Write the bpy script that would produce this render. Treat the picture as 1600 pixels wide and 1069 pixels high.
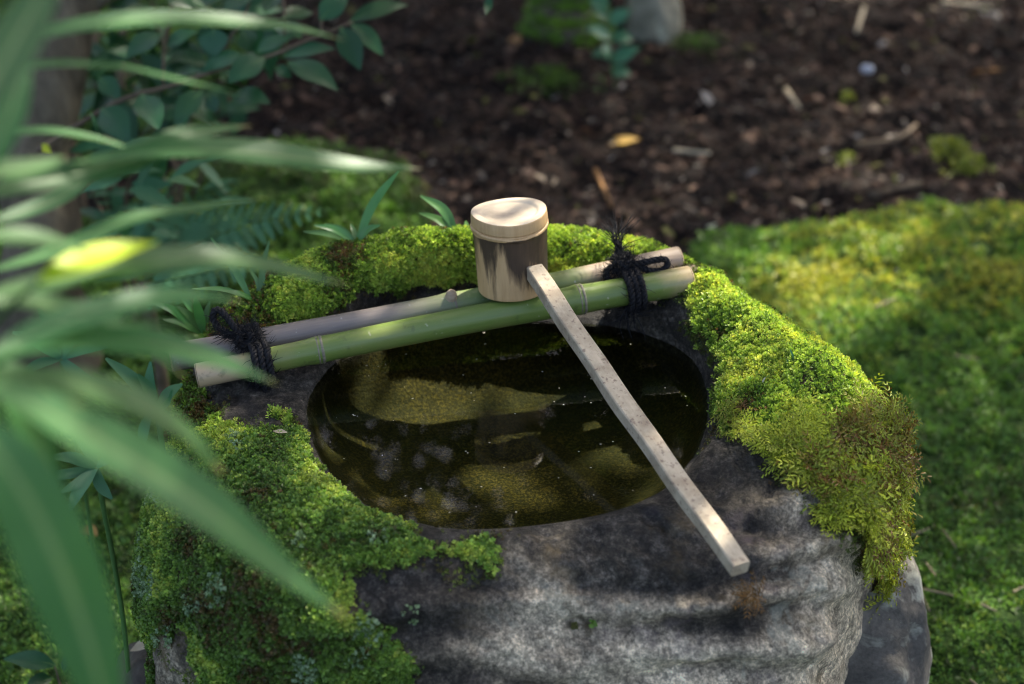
import bpy, math, random
import numpy as np
from mathutils import Vector, Matrix

R = math.radians
for o in list(bpy.data.objects): bpy.data.objects.remove(o)
scene = bpy.context.scene
COL = scene.collection

# ------------------------------------------------------------------ camera
PITCH = R(32.0); FOC = 50.0; SENS = 36.0
TGT = np.array([0.0, 0.0, 0.33]); DIST = 1.22
FWD = np.array([0, math.cos(PITCH), -math.sin(PITCH)])
UPV = np.array([0, math.sin(PITCH), math.cos(PITCH)])
RGT = np.array([1.0, 0, 0])
CAM = TGT - DIST * FWD
cam_d = bpy.data.cameras.new('camera'); cam = bpy.data.objects.new('camera', cam_d); COL.objects.link(cam)
cam.location = CAM; cam.rotation_euler = (math.pi/2 - PITCH, 0, 0)
cam_d.lens = FOC; cam_d.sensor_width = SENS; cam_d.clip_start = 0.05; cam_d.clip_end = 500
cam_d.dof.use_dof = True; cam_d.dof.focus_distance = 1.10; cam_d.dof.aperture_fstop = 3.7
cam_d.dof.aperture_blades = 9
scene.camera = cam
# ------------------------------------------------------------------ sky and sun
SUN_EL, SUN_AZ = R(49), R(38)
SUNV = np.array([math.cos(SUN_EL)*math.sin(SUN_AZ), math.cos(SUN_EL)*math.cos(SUN_AZ), math.sin(SUN_EL)])
world = bpy.data.worlds.new('World'); scene.world = world; world.use_nodes = True
wn = world.node_tree.nodes; wl = world.node_tree.links
bg = wn.get('Background') or wn.new('ShaderNodeBackground')
sky = wn.new('ShaderNodeTexSky'); sky.sky_type = 'NISHITA'; sky.sun_disc = False
sky.air_density = .75; sky.dust_density = 5.0; sky.ozone_density = 0.2; sky.sun_elevation = SUN_EL; sky.sun_rotation = SUN_AZ
wl.new(sky.outputs[0], bg.inputs[0]); bg.inputs[1].default_value = 0.15
sun_d = bpy.data.lights.new('sun', 'SUN'); sun_d.energy = 3.8; sun_d.angle = R(0.53); sun_d.color = (1.0, 0.93, 0.80)
sun = bpy.data.objects.new('sun', sun_d); COL.objects.link(sun)
sun.rotation_euler = Vector(-SUNV).to_track_quat('-Z', 'Y').to_euler()
vs = scene.view_settings; vs.view_transform = 'Standard'; vs.look = 'None'; vs.gamma = 1.0
vs.exposure = 1.85; vs.use_curve_mapping = False
scene.render.engine = 'CYCLES'
cy = scene.cycles; cy.use_denoising = True; cy.max_bounces = 8; cy.filter_width = 1.1; cy.transparent_max_bounces = 12
try: cy.denoiser = 'OPENIMAGEDENOISE'
except Exception: pass
cy.sample_clamp_indirect = 6.0; cy.caustics_reflective = False; cy.caustics_refractive = False

# ------------------------------------------------------------------ helpers
FPX = FOC / SENS * 1600
def ray(px, py): return FWD + RGT*((px-800)/FPX) + UPV*((534.5-py)/FPX)
def PZ(px, py, z):
    d = ray(px, py); return CAM + d*((z-CAM[2])/d[2])
def PD(px, py, dep): return CAM + ray(px, py)*dep
def proj(P):
    q = np.asarray(P) - CAM; dep = q@FWD
    return np.stack([800 + FPX*(q@RGT)/dep, 534.5 - FPX*(q@UPV)/dep, dep], -1)
def nrm(v):
    v = np.asarray(v, float); return v/np.maximum(np.linalg.norm(v, axis=-1, keepdims=True), 1e-12)

def _h(ix, iy, iz, seed):
    h = (ix*374761393 + iy*668265263 + iz*1274126177 + seed*974711) & 0xffffffff
    h = ((h ^ (h >> 13))*1274126177) & 0xffffffff
    h = ((h ^ (h >> 15))*2246822519) & 0xffffffff
    return ((h ^ (h >> 16)) & 0xffff)/65535.0
def vnoise(P, seed=0):
    P = np.asarray(P, float); i = np.floor(P).astype(np.int64); f = P - i
    f = f*f*f*(f*(f*6-15)+10); out = 0
    for dx in (0, 1):
        for dy in (0, 1):
            for dz in (0, 1):
                w = (f[..., 0] if dx else 1-f[..., 0])*(f[..., 1] if dy else 1-f[..., 1])*(f[..., 2] if dz else 1-f[..., 2])
                out = out + w*_h(i[..., 0]+dx, i[..., 1]+dy, i[..., 2]+dz, seed)
    return out*2-1
def fbm(P, oct=4, seed=0, gain=.5):
    P = np.asarray(P, float); s = 0; a = 1; t = 0
    for k in range(oct):
        s = s + a*vnoise(P*(2.03**k) + 17.3*k, seed+k); t += a; a *= gain
    return s/t
def sm(a, b, x):
    t = np.clip((np.asarray(x, float)-a)/(b-a), 0, 1); return t*t*(3-2*t)
def poly_sd(pts, poly):
    """signed distance (positive inside) of 2d points to a polygon"""
    pts = np.asarray(pts, float); poly = np.asarray(poly, float)
    d = np.full(len(pts), 1e18); ins = np.zeros(len(pts), bool)
    for i in range(len(poly)):
        a = poly[i]; b = poly[(i+1) % len(poly)]; e = b-a; w = pts-a
        t = np.clip((w@e)/max(e@e, 1e-12), 0, 1); q = w - t[:, None]*e
        d = np.minimum(d, (q*q).sum(1))
        c = (a[1] > pts[:, 1]) != (b[1] > pts[:, 1])
        with np.errstate(divide='ignore', invalid='ignore'):
            xx = e[0]*(pts[:, 1]-a[1])/(e[1] if e[1] else 1e-12)+a[0]
        ins ^= c & (pts[:, 0] < xx)
    return np.sqrt(d)*np.where(ins, 1, -1)

def np_mesh(name, v, f, attrs=None, smooth=True):
    v = np.ascontiguousarray(v, np.float32); f = np.ascontiguousarray(f, np.int32)
    me = bpy.data.meshes.new(name); k = f.shape[1]
    me.vertices.add(len(v)); me.vertices.foreach_set('co', v.ravel())
    me.loops.add(f.size); me.loops.foreach_set('vertex_index', f.ravel())
    me.polygons.add(len(f)); me.polygons.foreach_set('loop_start', np.arange(0, f.size, k, dtype=np.int32))
    me.polygons.foreach_set('use_smooth', np.full(len(f), smooth, bool))
    me.update(calc_edges=True)
    for nme, arr in (attrs or {}).items():
        arr = np.asarray(arr, np.float32)
        if arr.ndim == 1:
            a = me.attributes.new(nme, 'FLOAT', 'POINT'); a.data.foreach_set('value', arr)
        else:
            if arr.shape[1] == 3: arr = np.concatenate([arr, np.ones((len(arr), 1), np.float32)], 1)
            a = me.attributes.new(nme, 'FLOAT_COLOR', 'POINT'); a.data.foreach_set('color', np.ascontiguousarray(arr).ravel())
    return me
def link(name, me, mat, parent=None):
    if mat and not me.materials: me.materials.append(mat)
    o = bpy.data.objects.new(name, me); COL.objects.link(o)
    if parent is not None: o.parent = parent
    return o
def obj(name, v, f, mat, parent=None, attrs=None, smooth=True):
    v = np.asarray(v, float)
    if parent is not None: v = v - np.array(parent['_o'])
    o = link(name, np_mesh(name, v, f, attrs, smooth), mat, parent)
    if parent is not None: o['_o'] = list(parent['_o'])
    return o
def topobj(name, v, f, mat, label, cat, group=None, kind=None, attrs=None, smooth=True, origin=None):
    v = np.asarray(v, float)
    if origin is None: origin = np.array([v[:, 0].mean(), v[:, 1].mean(), v[:, 2].min()])
    o = link(name, np_mesh(name, v-origin, f, attrs, smooth), mat); o.location = origin
    o['_o'] = [float(x) for x in origin]
    return tag(o, label, cat, group, kind)
def tag(o, label, cat=None, group=None, kind=None):
    o['label'] = label
    if cat: o['category'] = cat
    if group: o['group'] = group
    if kind: o['kind'] = kind
    return o
def thing(name, loc, label, cat, group=None):
    o = bpy.data.objects.new(name, None); COL.objects.link(o); o.location = loc; o.empty_display_size = .05
    o['_o'] = [float(x) for x in loc]
    return tag(o, label, cat, group)
class MB:
    """collects pieces of ONE mesh"""
    def __init__(s): s.v = []; s.f = []; s.c = []; s.n = 0
    def add(s, v, f, c=None):
        v = np.asarray(v, float); f = np.asarray(f, int)
        if f.shape[1] == 3: f = np.concatenate([f, f[:, 2:3]], 1)
        s.v.append(v); s.f.append(f+s.n); s.n += len(v)
        s.c.append(np.broadcast_to(np.array(c if c is not None else (1, 1, 1), float), (len(v), 3)))
    def get(s):
        return np.concatenate(s.v), np.concatenate(s.f), np.concatenate(s.c)
def quads_to_tris(f):
    t = []
    a = f[:, 2] != f[:, 3]
    return np.concatenate([f[:, :3], f[a][:, [0, 2, 3]]])
def mbobj(mb, name, mat, parent=None, col=False, smooth=True, top=None):
    v, f, c = mb.get(); f = quads_to_tris(f)
    at = {'col': c} if col else None
    if top: return topobj(name, v, f, mat, attrs=at, smooth=smooth, **top)
    return obj(name, v, f, mat, parent, at, smooth)

def spline(pts, n):
    """smooth polyline through points (Catmull-Rom, arc parameter)"""
    p = np.asarray(pts, float)
    if len(p) == 2: t = np.linspace(0, 1, n)[:, None]; return p[0]*(1-t)+p[1]*t
    q = np.concatenate([[2*p[0]-p[1]], p, [2*p[-1]-p[-2]]])
    d = np.r_[0, np.cumsum(np.linalg.norm(np.diff(p, axis=0), axis=1) if p.ndim > 1 else np.abs(np.diff(p)))]
    u = np.interp(np.linspace(0, d[-1], n), d, np.arange(len(p)))
    i = np.minimum(u.astype(int), len(p)-2); t = (u-i)[:, None]
    a, b, c, e = q[i], q[i+1], q[i+2], q[i+3]
    return .5*((2*b)+(-a+c)*t+(2*a-5*b+4*c-e)*t*t+(-a+3*b-3*c+e)*t**3)
def frames(p):
    p = np.asarray(p, float); t = nrm(np.gradient(p, axis=0))
    u = np.zeros_like(p); a = np.array([0, 0, 1.]) if abs(t[0, 2]) < .9 else np.array([1., 0, 0])
    u[0] = nrm(np.cross(t[0], a))
    for i in range(1, len(p)): u[i] = nrm(u[i-1]-t[i]*(u[i-1]@t[i]))
    return t, u, np.cross(t, u)
def tube(p, r, k=10, cap=True, wob=0, seed=0):
    p = np.asarray(p, float); n = len(p); r = np.broadcast_to(np.asarray(r, float), (n,))
    t, u, w = frames(p); a = np.linspace(0, 2*math.pi, k, endpoint=False)
    rr = r[:, None]*np.ones(k)
    if wob:
        P0 = p[:, None]+rr[..., None]*(u[:, None]*np.cos(a)[None, :, None]+w[:, None]*np.sin(a)[None, :, None])
        rr = rr*(1+wob*fbm(P0/np.max(r)*.8, 3, seed))
    v = (p[:, None]+rr[..., None]*(u[:, None]*np.cos(a)[None, :, None]+w[:, None]*np.sin(a)[None, :, None])).reshape(-1, 3)
    i = np.arange(n-1)[:, None]*k; j = np.arange(k)[None]; j2 = (j+1) % k
    f = np.stack([i+j, i+j2, i+k+j2, i+k+j], -1).reshape(-1, 4)
    if cap:
        v = np.concatenate([v, p[:1], p[-1:]]); c0, c1 = n*k, n*k+1; jj = np.arange(k); j2 = (jj+1) % k
        f = np.concatenate([f, np.stack([jj+0*c0, np.full(k, c0), np.full(k, c0), j2], -1)[:, [3, 0, 1, 2]],
                            np.stack([(n-1)*k+jj, (n-1)*k+j2, np.full(k, c1), np.full(k, c1)], -1)])
    return v, f
def lathe(axis_p, axis_d, prof, k=48, ref=None):
    """prof: (along, radius) pairs"""
    d = nrm(axis_d); a0 = np.array([0, 0, 1.]) if abs(d[2]) < .9 else np.array([1., 0, 0])
    u = nrm(np.cross(a0, d)); w = np.cross(d, u); a = np.linspace(0, 2*math.pi, k, endpoint=False)
    prof = np.asarray(prof, float); n = len(prof)
    v = (np.asarray(axis_p)+prof[:, 0, None, None]*d+prof[:, 1, None, None]*(u*np.cos(a)[:, None]+w*np.sin(a)[:, None])).reshape(-1, 3)
    i = np.arange(n-1)[:, None]*k; j = np.arange(k)[None]; j2 = (j+1) % k
    return v, np.stack([i+j, i+j2, i+k+j2, i+k+j], -1).reshape(-1, 4)
def blade(pts, widths, up, n=18, fold=.18, twist=0., wave=0., seed=0):
    """a leaf blade along pts: five points across, folded at the midrib, pointed ends from widths"""
    c = spline(pts, n); w = spline(np.c_[np.linspace(0, 100, len(widths)), np.asarray(widths, float)], n)[:, 1]
    w = np.maximum(w, 1e-4); t = nrm(np.gradient(c, axis=0)); up = np.broadcast_to(np.asarray(up, float), c.shape)
    s = nrm(np.cross(t, up)); nn = np.cross(s, t)
    if twist:
        a = np.linspace(0, twist, n)[:, None]; s, nn = s*np.cos(a)+nn*np.sin(a), nn*np.cos(a)-s*np.sin(a)
    rows = []
    for k, x in enumerate((-1, -.5, 0, .5, 1)):
        z = fold*abs(x)*(1.15-.3*abs(x))
        off = wave*np.sin(np.linspace(0, 9, n)+k+seed)*abs(x) if wave else 0
        rows.append(c+s*(x*w/2)[:, None]+nn*((z*w/2)+off*w)[:, None])
    v = np.stack(rows, 1).reshape(-1, 3)
    i = np.arange(n-1)[:, None]*5; j = np.arange(4)[None]
    return v, np.stack([i+j, i+j+1, i+j+6, i+j+5], -1).reshape(-1, 4)

# ------------------------------------------------------------------ materials
def new_mat(name):
    m = bpy.data.materials.new(name); m.use_nodes = True; nt = m.node_tree
    return m, nt, nt.nodes['Principled BSDF'], nt.nodes['Material Output']
def nd(nt, typ, props=None, **ins):
    n = nt.nodes.new('ShaderNode'+typ)
    for k, v in (props or {}).items(): setattr(n, k, v)
    for k, v in ins.items():
        s = n.inputs[int(k[1:])] if k[0] == '_' and k[1:].isdigit() else n.inputs[k.replace('_', ' ')]
        if hasattr(v, 'links') and hasattr(v, 'is_output'): nt.links.new(v, s)
        else:
            if isinstance(v, tuple) and len(v) == 3 and s.type == 'RGBA': v = (*v, 1)
            s.default_value = v
    return n
def ramp(nt, fac, stops, interp='LINEAR'):
    n = nt.nodes.new('ShaderNodeValToRGB'); nt.links.new(fac, n.inputs[0]); cr = n.color_ramp; cr.interpolation = interp
    while len(cr.elements) < len(stops): cr.elements.new(.5)
    for e, (p, c) in zip(cr.elements, stops): e.position = p; e.color = (*c, 1) if len(c) == 3 else c
    return n.outputs[0]
def mixc(nt, fac, a, b, mode='MIX'):
    n = nt.nodes.new('ShaderNodeMix'); n.data_type = 'RGBA'; n.blend_type = mode
    for k, v in ((0, fac), (6, a), (7, b)):
        if hasattr(v, 'is_output'): nt.links.new(v, n.inputs[k])
        else: n.inputs[k].default_value = (*v, 1) if isinstance(v, tuple) and len(v) == 3 else v
    return n.outputs[2]
def math_(nt, op, a, b=0.):
    n = nt.nodes.new('ShaderNodeMath'); n.operation = op
    for k, v in ((0, a), (1, b)):
        if hasattr(v, 'is_output'): nt.links.new(v, n.inputs[k])
        else: n.inputs[k].default_value = v
    return n.outputs[0]
def noise(nt, scale, detail=4, rough=.5, vec=None, dist=0.):
    n = nd(nt, 'TexNoise', Scale=scale, Detail=detail, Roughness=rough, Distortion=dist)
    if vec is not None: nt.links.new(vec, n.inputs['Vector'])
    return n.outputs[0]
def geo(nt): return nt.nodes.new('ShaderNodeNewGeometry').outputs['Position']
def objc(nt): return nt.nodes.new('ShaderNodeTexCoord').outputs['Object']
def bump(nt, h, strength=.4, dist=.002):
    return nd(nt, 'Bump', Strength=strength, Distance=dist, Height=h).outputs[0]

def leaf_mat(name, base, var, rough=.4, trans=.35, spec=.5, attr=False, nscale=30, tint=(1.25, 1.3, .55), veins=False):
    m, nt, b, out = new_mat(name)
    if attr: c = nd(nt, 'Attribute', {'attribute_name': 'col'}).outputs[0]
    else:
        oi = nt.nodes.new('ShaderNodeObjectInfo').outputs['Random']
        n = noise(nt, nscale, 3, .6, geo(nt)); c = mixc(nt, n, base, var)
        hs = nd(nt, 'HueSaturation', Hue=math_(nt, 'ADD', math_(nt, 'MULTIPLY', oi, .03), .485), Value=math_(nt, 'ADD', math_(nt, 'MULTIPLY', oi, .5), .75))
        nt.links.new(c, hs.inputs['Color']); c = hs.outputs[0]
        if veins:
            ac = nd(nt, 'Attribute', {'attribute_name': 'across'}).outputs[2]; al = nd(nt, 'Attribute', {'attribute_name': 'along'}).outputs[2]
            st = math_(nt, 'MULTIPLY', math_(nt, 'SINE', math_(nt, 'MULTIPLY', ac, 34.)), .5)
            c = mixc(nt, math_(nt, 'ADD', math_(nt, 'MULTIPLY', st, .35), .2), c, mixc(nt, 1., c, (.6, .62, .6), 'MULTIPLY'))
            c = mixc(nt, ramp(nt, math_(nt, 'ABSOLUTE', ac), [(.03, (.7, .7, .7)), (.16, (0, 0, 0))]), c, (.24, .36, .15))
            tp = math_(nt, 'ADD', al, math_(nt, 'MULTIPLY', math_(nt, 'SUBTRACT', noise(nt, 60, 3, .6, geo(nt)), .5), .12))
            c = mixc(nt, ramp(nt, tp, [(.93, (0, 0, 0)), (.985, (.8, .8, .8))]), c, (.30, .22, .09))
            blot = noise(nt, 90, 4, .6, geo(nt)); c = mixc(nt, ramp(nt, blot, [(.66, (0, 0, 0)), (.72, (.5, .5, .5))]), c, (.22, .24, .07))
    nt.links.new(c, b.inputs['Base Color']); b.inputs['Roughness'].default_value = rough
    b.inputs['Specular IOR Level'].default_value = spec
    tc = mixc(nt, 1.0, c, tint, 'MULTIPLY')
    tr = nd(nt, 'BsdfTranslucent', Color=tc); mx = nd(nt, 'MixShader', _0=trans, _1=b.outputs[0], _2=tr.outputs[0])
    nt.links.new(mx.outputs[0], out.inputs[0]); return m
M = {}
M['moss'] = leaf_mat('moss', None, None, .45, .3, .35, attr=True, tint=(1.15, 1.2, .6))
M['litter'] = leaf_mat('litter', None, None, .8, .1, .2, attr=True, tint=(1, .8, .5))
M['bamboo_leaf'] = leaf_mat('bamboo_grass_leaf', (.04, .145, .042), (.10, .25, .08), .45, .42, .5, nscale=22, tint=(1.4, 1.5, .5), veins=True)
M['young_leaf'] = leaf_mat('young_leaf', (.45, .55, .02), (.52, .58, .03), .4, .5, .3)
M['camellia'] = leaf_mat('camellia_leaf', (.011, .055, .018), (.022, .085, .03), .36, .10, .35, tint=(1.2, 1.4, .5))
M['fern'] = leaf_mat('fern_leaf', (.035, .12, .05), (.05, .16, .07), .5, .2, .35)
M['strap'] = leaf_mat('strap_leaf', (.05, .15, .035), (.09, .22, .06), .33, .25, .5, nscale=60)
M['seedling'] = leaf_mat('seedling_leaf', (.04, .16, .08), (.06, .2, .11), .4, .2, .5)
M['tree_leaf'] = leaf_mat('tree_leaf', (.025, .075, .02), (.045, .11, .03), .4, .2, .4)

def simple_mat(name, c1, c2, scale=40, rough=.8, bstr=.5, bd=.002, stretch=None, spec=.3):
    m, nt, b, out = new_mat(name); v = geo(nt)
    if stretch:
        v = nd(nt, 'VectorMath', {'operation': 'MULTIPLY'}, _0=objc(nt), _1=stretch).outputs[0]
    n = noise(nt, scale, 6, .62, v); c = ramp(nt, n, [(.3, c1), (.7, c2)])
    nt.links.new(c, b.inputs['Base Color']); b.inputs['Roughness'].default_value = rough; b.inputs['Specular IOR Level'].default_value = spec
    nt.links.new(bump(nt, n, bstr, bd), b.inputs['Normal']); return m
M['bark'] = simple_mat('bark', (.05, .04, .026), (.16, .135, .09), 30, .9, .8, .006, (1, 1, .3))
M['twig'] = simple_mat('twig', (.07, .05, .03), (.16, .12, .08), 60, .85)
M['stem'] = simple_mat('green_stem', (.05, .12, .03), (.09, .17, .05), 60, .5)
M['straw'] = simple_mat('straw', (.32, .26, .17), (.5, .43, .3), 80, .7, stretch=(1, 1, 1))
M['old_straw'] = simple_mat('old_straw', (.12, .10, .05), (.26, .22, .13), 80, .7)
M['dead_leaf'] = simple_mat('dead_leaf', (.16, .075, .025), (.34, .17, .05), 60, .7)
M['yellow_leaf'] = simple_mat('yellow_leaf', (.25, .17, .02), (.36, .2, .06), 50, .6)
M['pale_leaf'] = simple_mat('pale_leaf', (.33, .38, .27), (.5, .52, .40), 50, .6)
M['pebble'] = simple_mat('pebble', (.35, .38, .45), (.5, .52, .58), 60, .6)

# stone
def stone_material():
    m, nt, b, out = new_mat('weathered_granite'); P = geo(nt)
    at = nd(nt, 'Attribute', {'attribute_name': 'mask'}); sp = nd(nt, 'SeparateColor', Color=at.outputs[0])
    moss, wet, under = sp.outputs[0], sp.outputs[1], sp.outputs[2]
    big = noise(nt, 11, 8, .62, P, .6); fine = noise(nt, 310, 4, .85, P); mid = noise(nt, 75, 8, .78, P)
    tn = nd(nt, 'Attribute', {'attribute_name': 'tone'}).outputs[2]
    big = math_(nt, 'ADD', math_(nt, 'MULTIPLY', tn, .42), math_(nt, 'MULTIPLY', math_(nt, 'SUBTRACT', big, .5), .7)); big = math_(nt, 'ADD', big, .29)
    c = ramp(nt, big, [(.34, (.035, .034, .033)), (.44, (.10, .095, .09)), (.52, (.25, .235, .21)), (.61, (.42, .40, .36)), (.74, (.60, .58, .52))])
    c = mixc(nt, .75, c, ramp(nt, mid, [(.38, (.22, .22, .22)), (.47, (.65, .64, .62)), (.53, (1.05, 1.03, 1.0)), (.62, (1.45, 1.43, 1.38))]), 'MULTIPLY')
    c = mixc(nt, .85, c, ramp(nt, fine, [(.36, (.32, .32, .32)), (.5, (.9, .9, .88)), (.60, (1.8, 1.78, 1.75))]), 'MULTIPLY')
    c = mixc(nt, 1.0, c, (1.12, .99, .80), 'MULTIPLY')
    och = noise(nt, 17, 5, .6, P, .5); c = mixc(nt, ramp(nt, och, [(.54, (0, 0, 0)), (.66, (.6, .6, .6))]), c, (.17, .12, .055))
    pur = noise(nt, 23, 5, .6, P, .2); c = mixc(nt, ramp(nt, pur, [(.56, (0, 0, 0)), (.7, (.5, .5, .5))]), c, (.17, .13, .145))
    lic = noise(nt, 9, 4, .7, P, 1.5); lic2 = noise(nt, 75, 3, .6, P)
    lm = math_(nt, 'MULTIPLY', ramp(nt, lic, [(.60, (0, 0, 0)), (.64, (1, 1, 1))]), ramp(nt, lic2, [(.42, (0, 0, 0)), (.5, (1, 1, 1))]))
    c = mixc(nt, math_(nt, 'MULTIPLY', lm, .35), c, (.34, .36, .28))
    dk = ramp(nt, math_(nt, 'ADD', wet, math_(nt, 'MULTIPLY', math_(nt, 'SUBTRACT', mid, .5), 1.0)), [(.30, (0, 0, 0)), (.62, (1, 1, 1))])
    dc = mixc(nt, 1.0, ramp(nt, mid, [(.38, (.006, .0055, .005)), (.5, (.019, .017, .015)), (.62, (.060, .054, .047))]), ramp(nt, fine, [(.38, (.35, .35, .35)), (.5, (.9, .9, .9)), (.6, (2.2, 2.2, 2.2))]), 'MULTIPLY')
    c = mixc(nt, math_(nt, 'MULTIPLY', dk, .92), c, dc)
    peat = mixc(nt, mid, (.03, .025, .012), (.085, .055, .025)); c = mixc(nt, ramp(nt, moss, [(.1, (0, 0, 0)), (.5, (1, 1, 1))]), c, peat)
    g1 = noise(nt, 420, 2, .8, P); g2 = noise(nt, 26, 5, .6, P)
    sed = mixc(nt, g2, (.018, .016, .004), (.060, .046, .010)); sed = mixc(nt, .9, sed, ramp(nt, g1, [(.36, (.25, .25, .25)), (.5, (.9, .9, .9)), (.60, (3.6, 3.2, 2.2))]), 'MULTIPLY')
    sed = mixc(nt, ramp(nt, noise(nt, 9, 4, .6, P), [(.4, (0, 0, 0)), (.62, (.7, .7, .7))]), sed, (.014, .017, .004))
    c = mixc(nt, ramp(nt, under, [(.3, (0, 0, 0)), (.8, (1, 1, 1))]), c, sed)
    nt.links.new(c, b.inputs['Base Color'])
    rg = math_(nt, 'SUBTRACT', .80, math_(nt, 'MULTIPLY', dk, .25)); nt.links.new(rg, b.inputs['Roughness'])
    b.inputs['Specular IOR Level'].default_value = .3
    h = math_(nt, 'ADD', math_(nt, 'MULTIPLY', mid, .8), math_(nt, 'MULTIPLY', fine, .45))
    nt.links.new(bump(nt, h, 1.0, .005), b.inputs['Normal']); return m
M['stone'] = stone_material()
def rock_material(name, c1, c2, lich):
    m, nt, b, out = new_mat(name); P = geo(nt); n = noise(nt, 18, 7, .65, P, .4); f = noise(nt, 260, 3, .7, P)
    c = ramp(nt, n, [(.32, c1), (.68, c2)]); c = mixc(nt, .6, c, ramp(nt, f, [(.3, (.5, .5, .5)), (.68, (1.5, 1.5, 1.5))]), 'MULTIPLY')
    l = noise(nt, 13, 5, .65, P, .8); c = mixc(nt, ramp(nt, l, [(.52, (0, 0, 0)), (.60, (.8, .8, .8))]), c, lich)
    nt.links.new(c, b.inputs['Base Color']); b.inputs['Roughness'].default_value = .85
    nt.links.new(bump(nt, n, .7, .006), b.inputs['Normal']); return m
M['rock'] = rock_material('lichen_rock', (.035, .032, .027), (.12, .108, .088), (.34, .34, .27))
M['pale_rock'] = rock_material('pale_rock', (.17, .155, .105), (.36, .33, .24), (.56, .53, .38))
M['brown_rock'] = rock_material('brown_rock', (.035, .028, .02), (.09, .075, .055), (.13, .12, .09))

def ground_material():
    m, nt, b, out = new_mat('ground'); P = geo(nt)
    ms = nd(nt, 'Attribute', {'attribute_name': 'moss'}).outputs[2]
    n1 = noise(nt, 9, 7, .65, P, .3); n2 = noise(nt, 85, 5, .7, P)
    soil = ramp(nt, n2, [(.38, (.003, .0025, .002)), (.5, (.011, .0075, .006)), (.64, (.036, .023, .017))])
    soil = mixc(nt, ramp(nt, n1, [(.5, (0, 0, 0)), (.7, (.6, .6, .6))]), soil, (.045, .024, .018))
    mo = ramp(nt, n2, [(.3, (.012, .025, .006)), (.5, (.03, .065, .012)), (.7, (.07, .11, .02))])
    c = mixc(nt, ramp(nt, ms, [(.35, (0, 0, 0)), (.6, (1, 1, 1))]), soil, mo)
    nt.links.new(c, b.inputs['Base Color']); b.inputs['Roughness'].default_value = .95; b.inputs['Specular IOR Level'].default_value = .2
    nt.links.new(bump(nt, n2, .9, .012), b.inputs['Normal']); return m
M['ground'] = ground_material()

def water_material():
    m, nt, b, out = new_mat('water'); P = geo(nt)
    n = noise(nt, 9, 2, .5, P); bm = bump(nt, n, .05, .004)
    fr = nd(nt, 'Fresnel', IOR=1.33, Normal=bm); gl = nd(nt, 'BsdfGlossy', Color=(1, 1, 1), Roughness=0.015, Normal=bm)
    tr = nd(nt, 'BsdfTransparent', Color=(.74, .78, .58))
    mx = nd(nt, 'MixShader', _0=fr.outputs[0], _1=tr.outputs[0], _2=gl.outputs[0])
    nt.links.new(mx.outputs[0], out.inputs[0]); nt.nodes.remove(b); return m
M['water'] = water_material()

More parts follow.
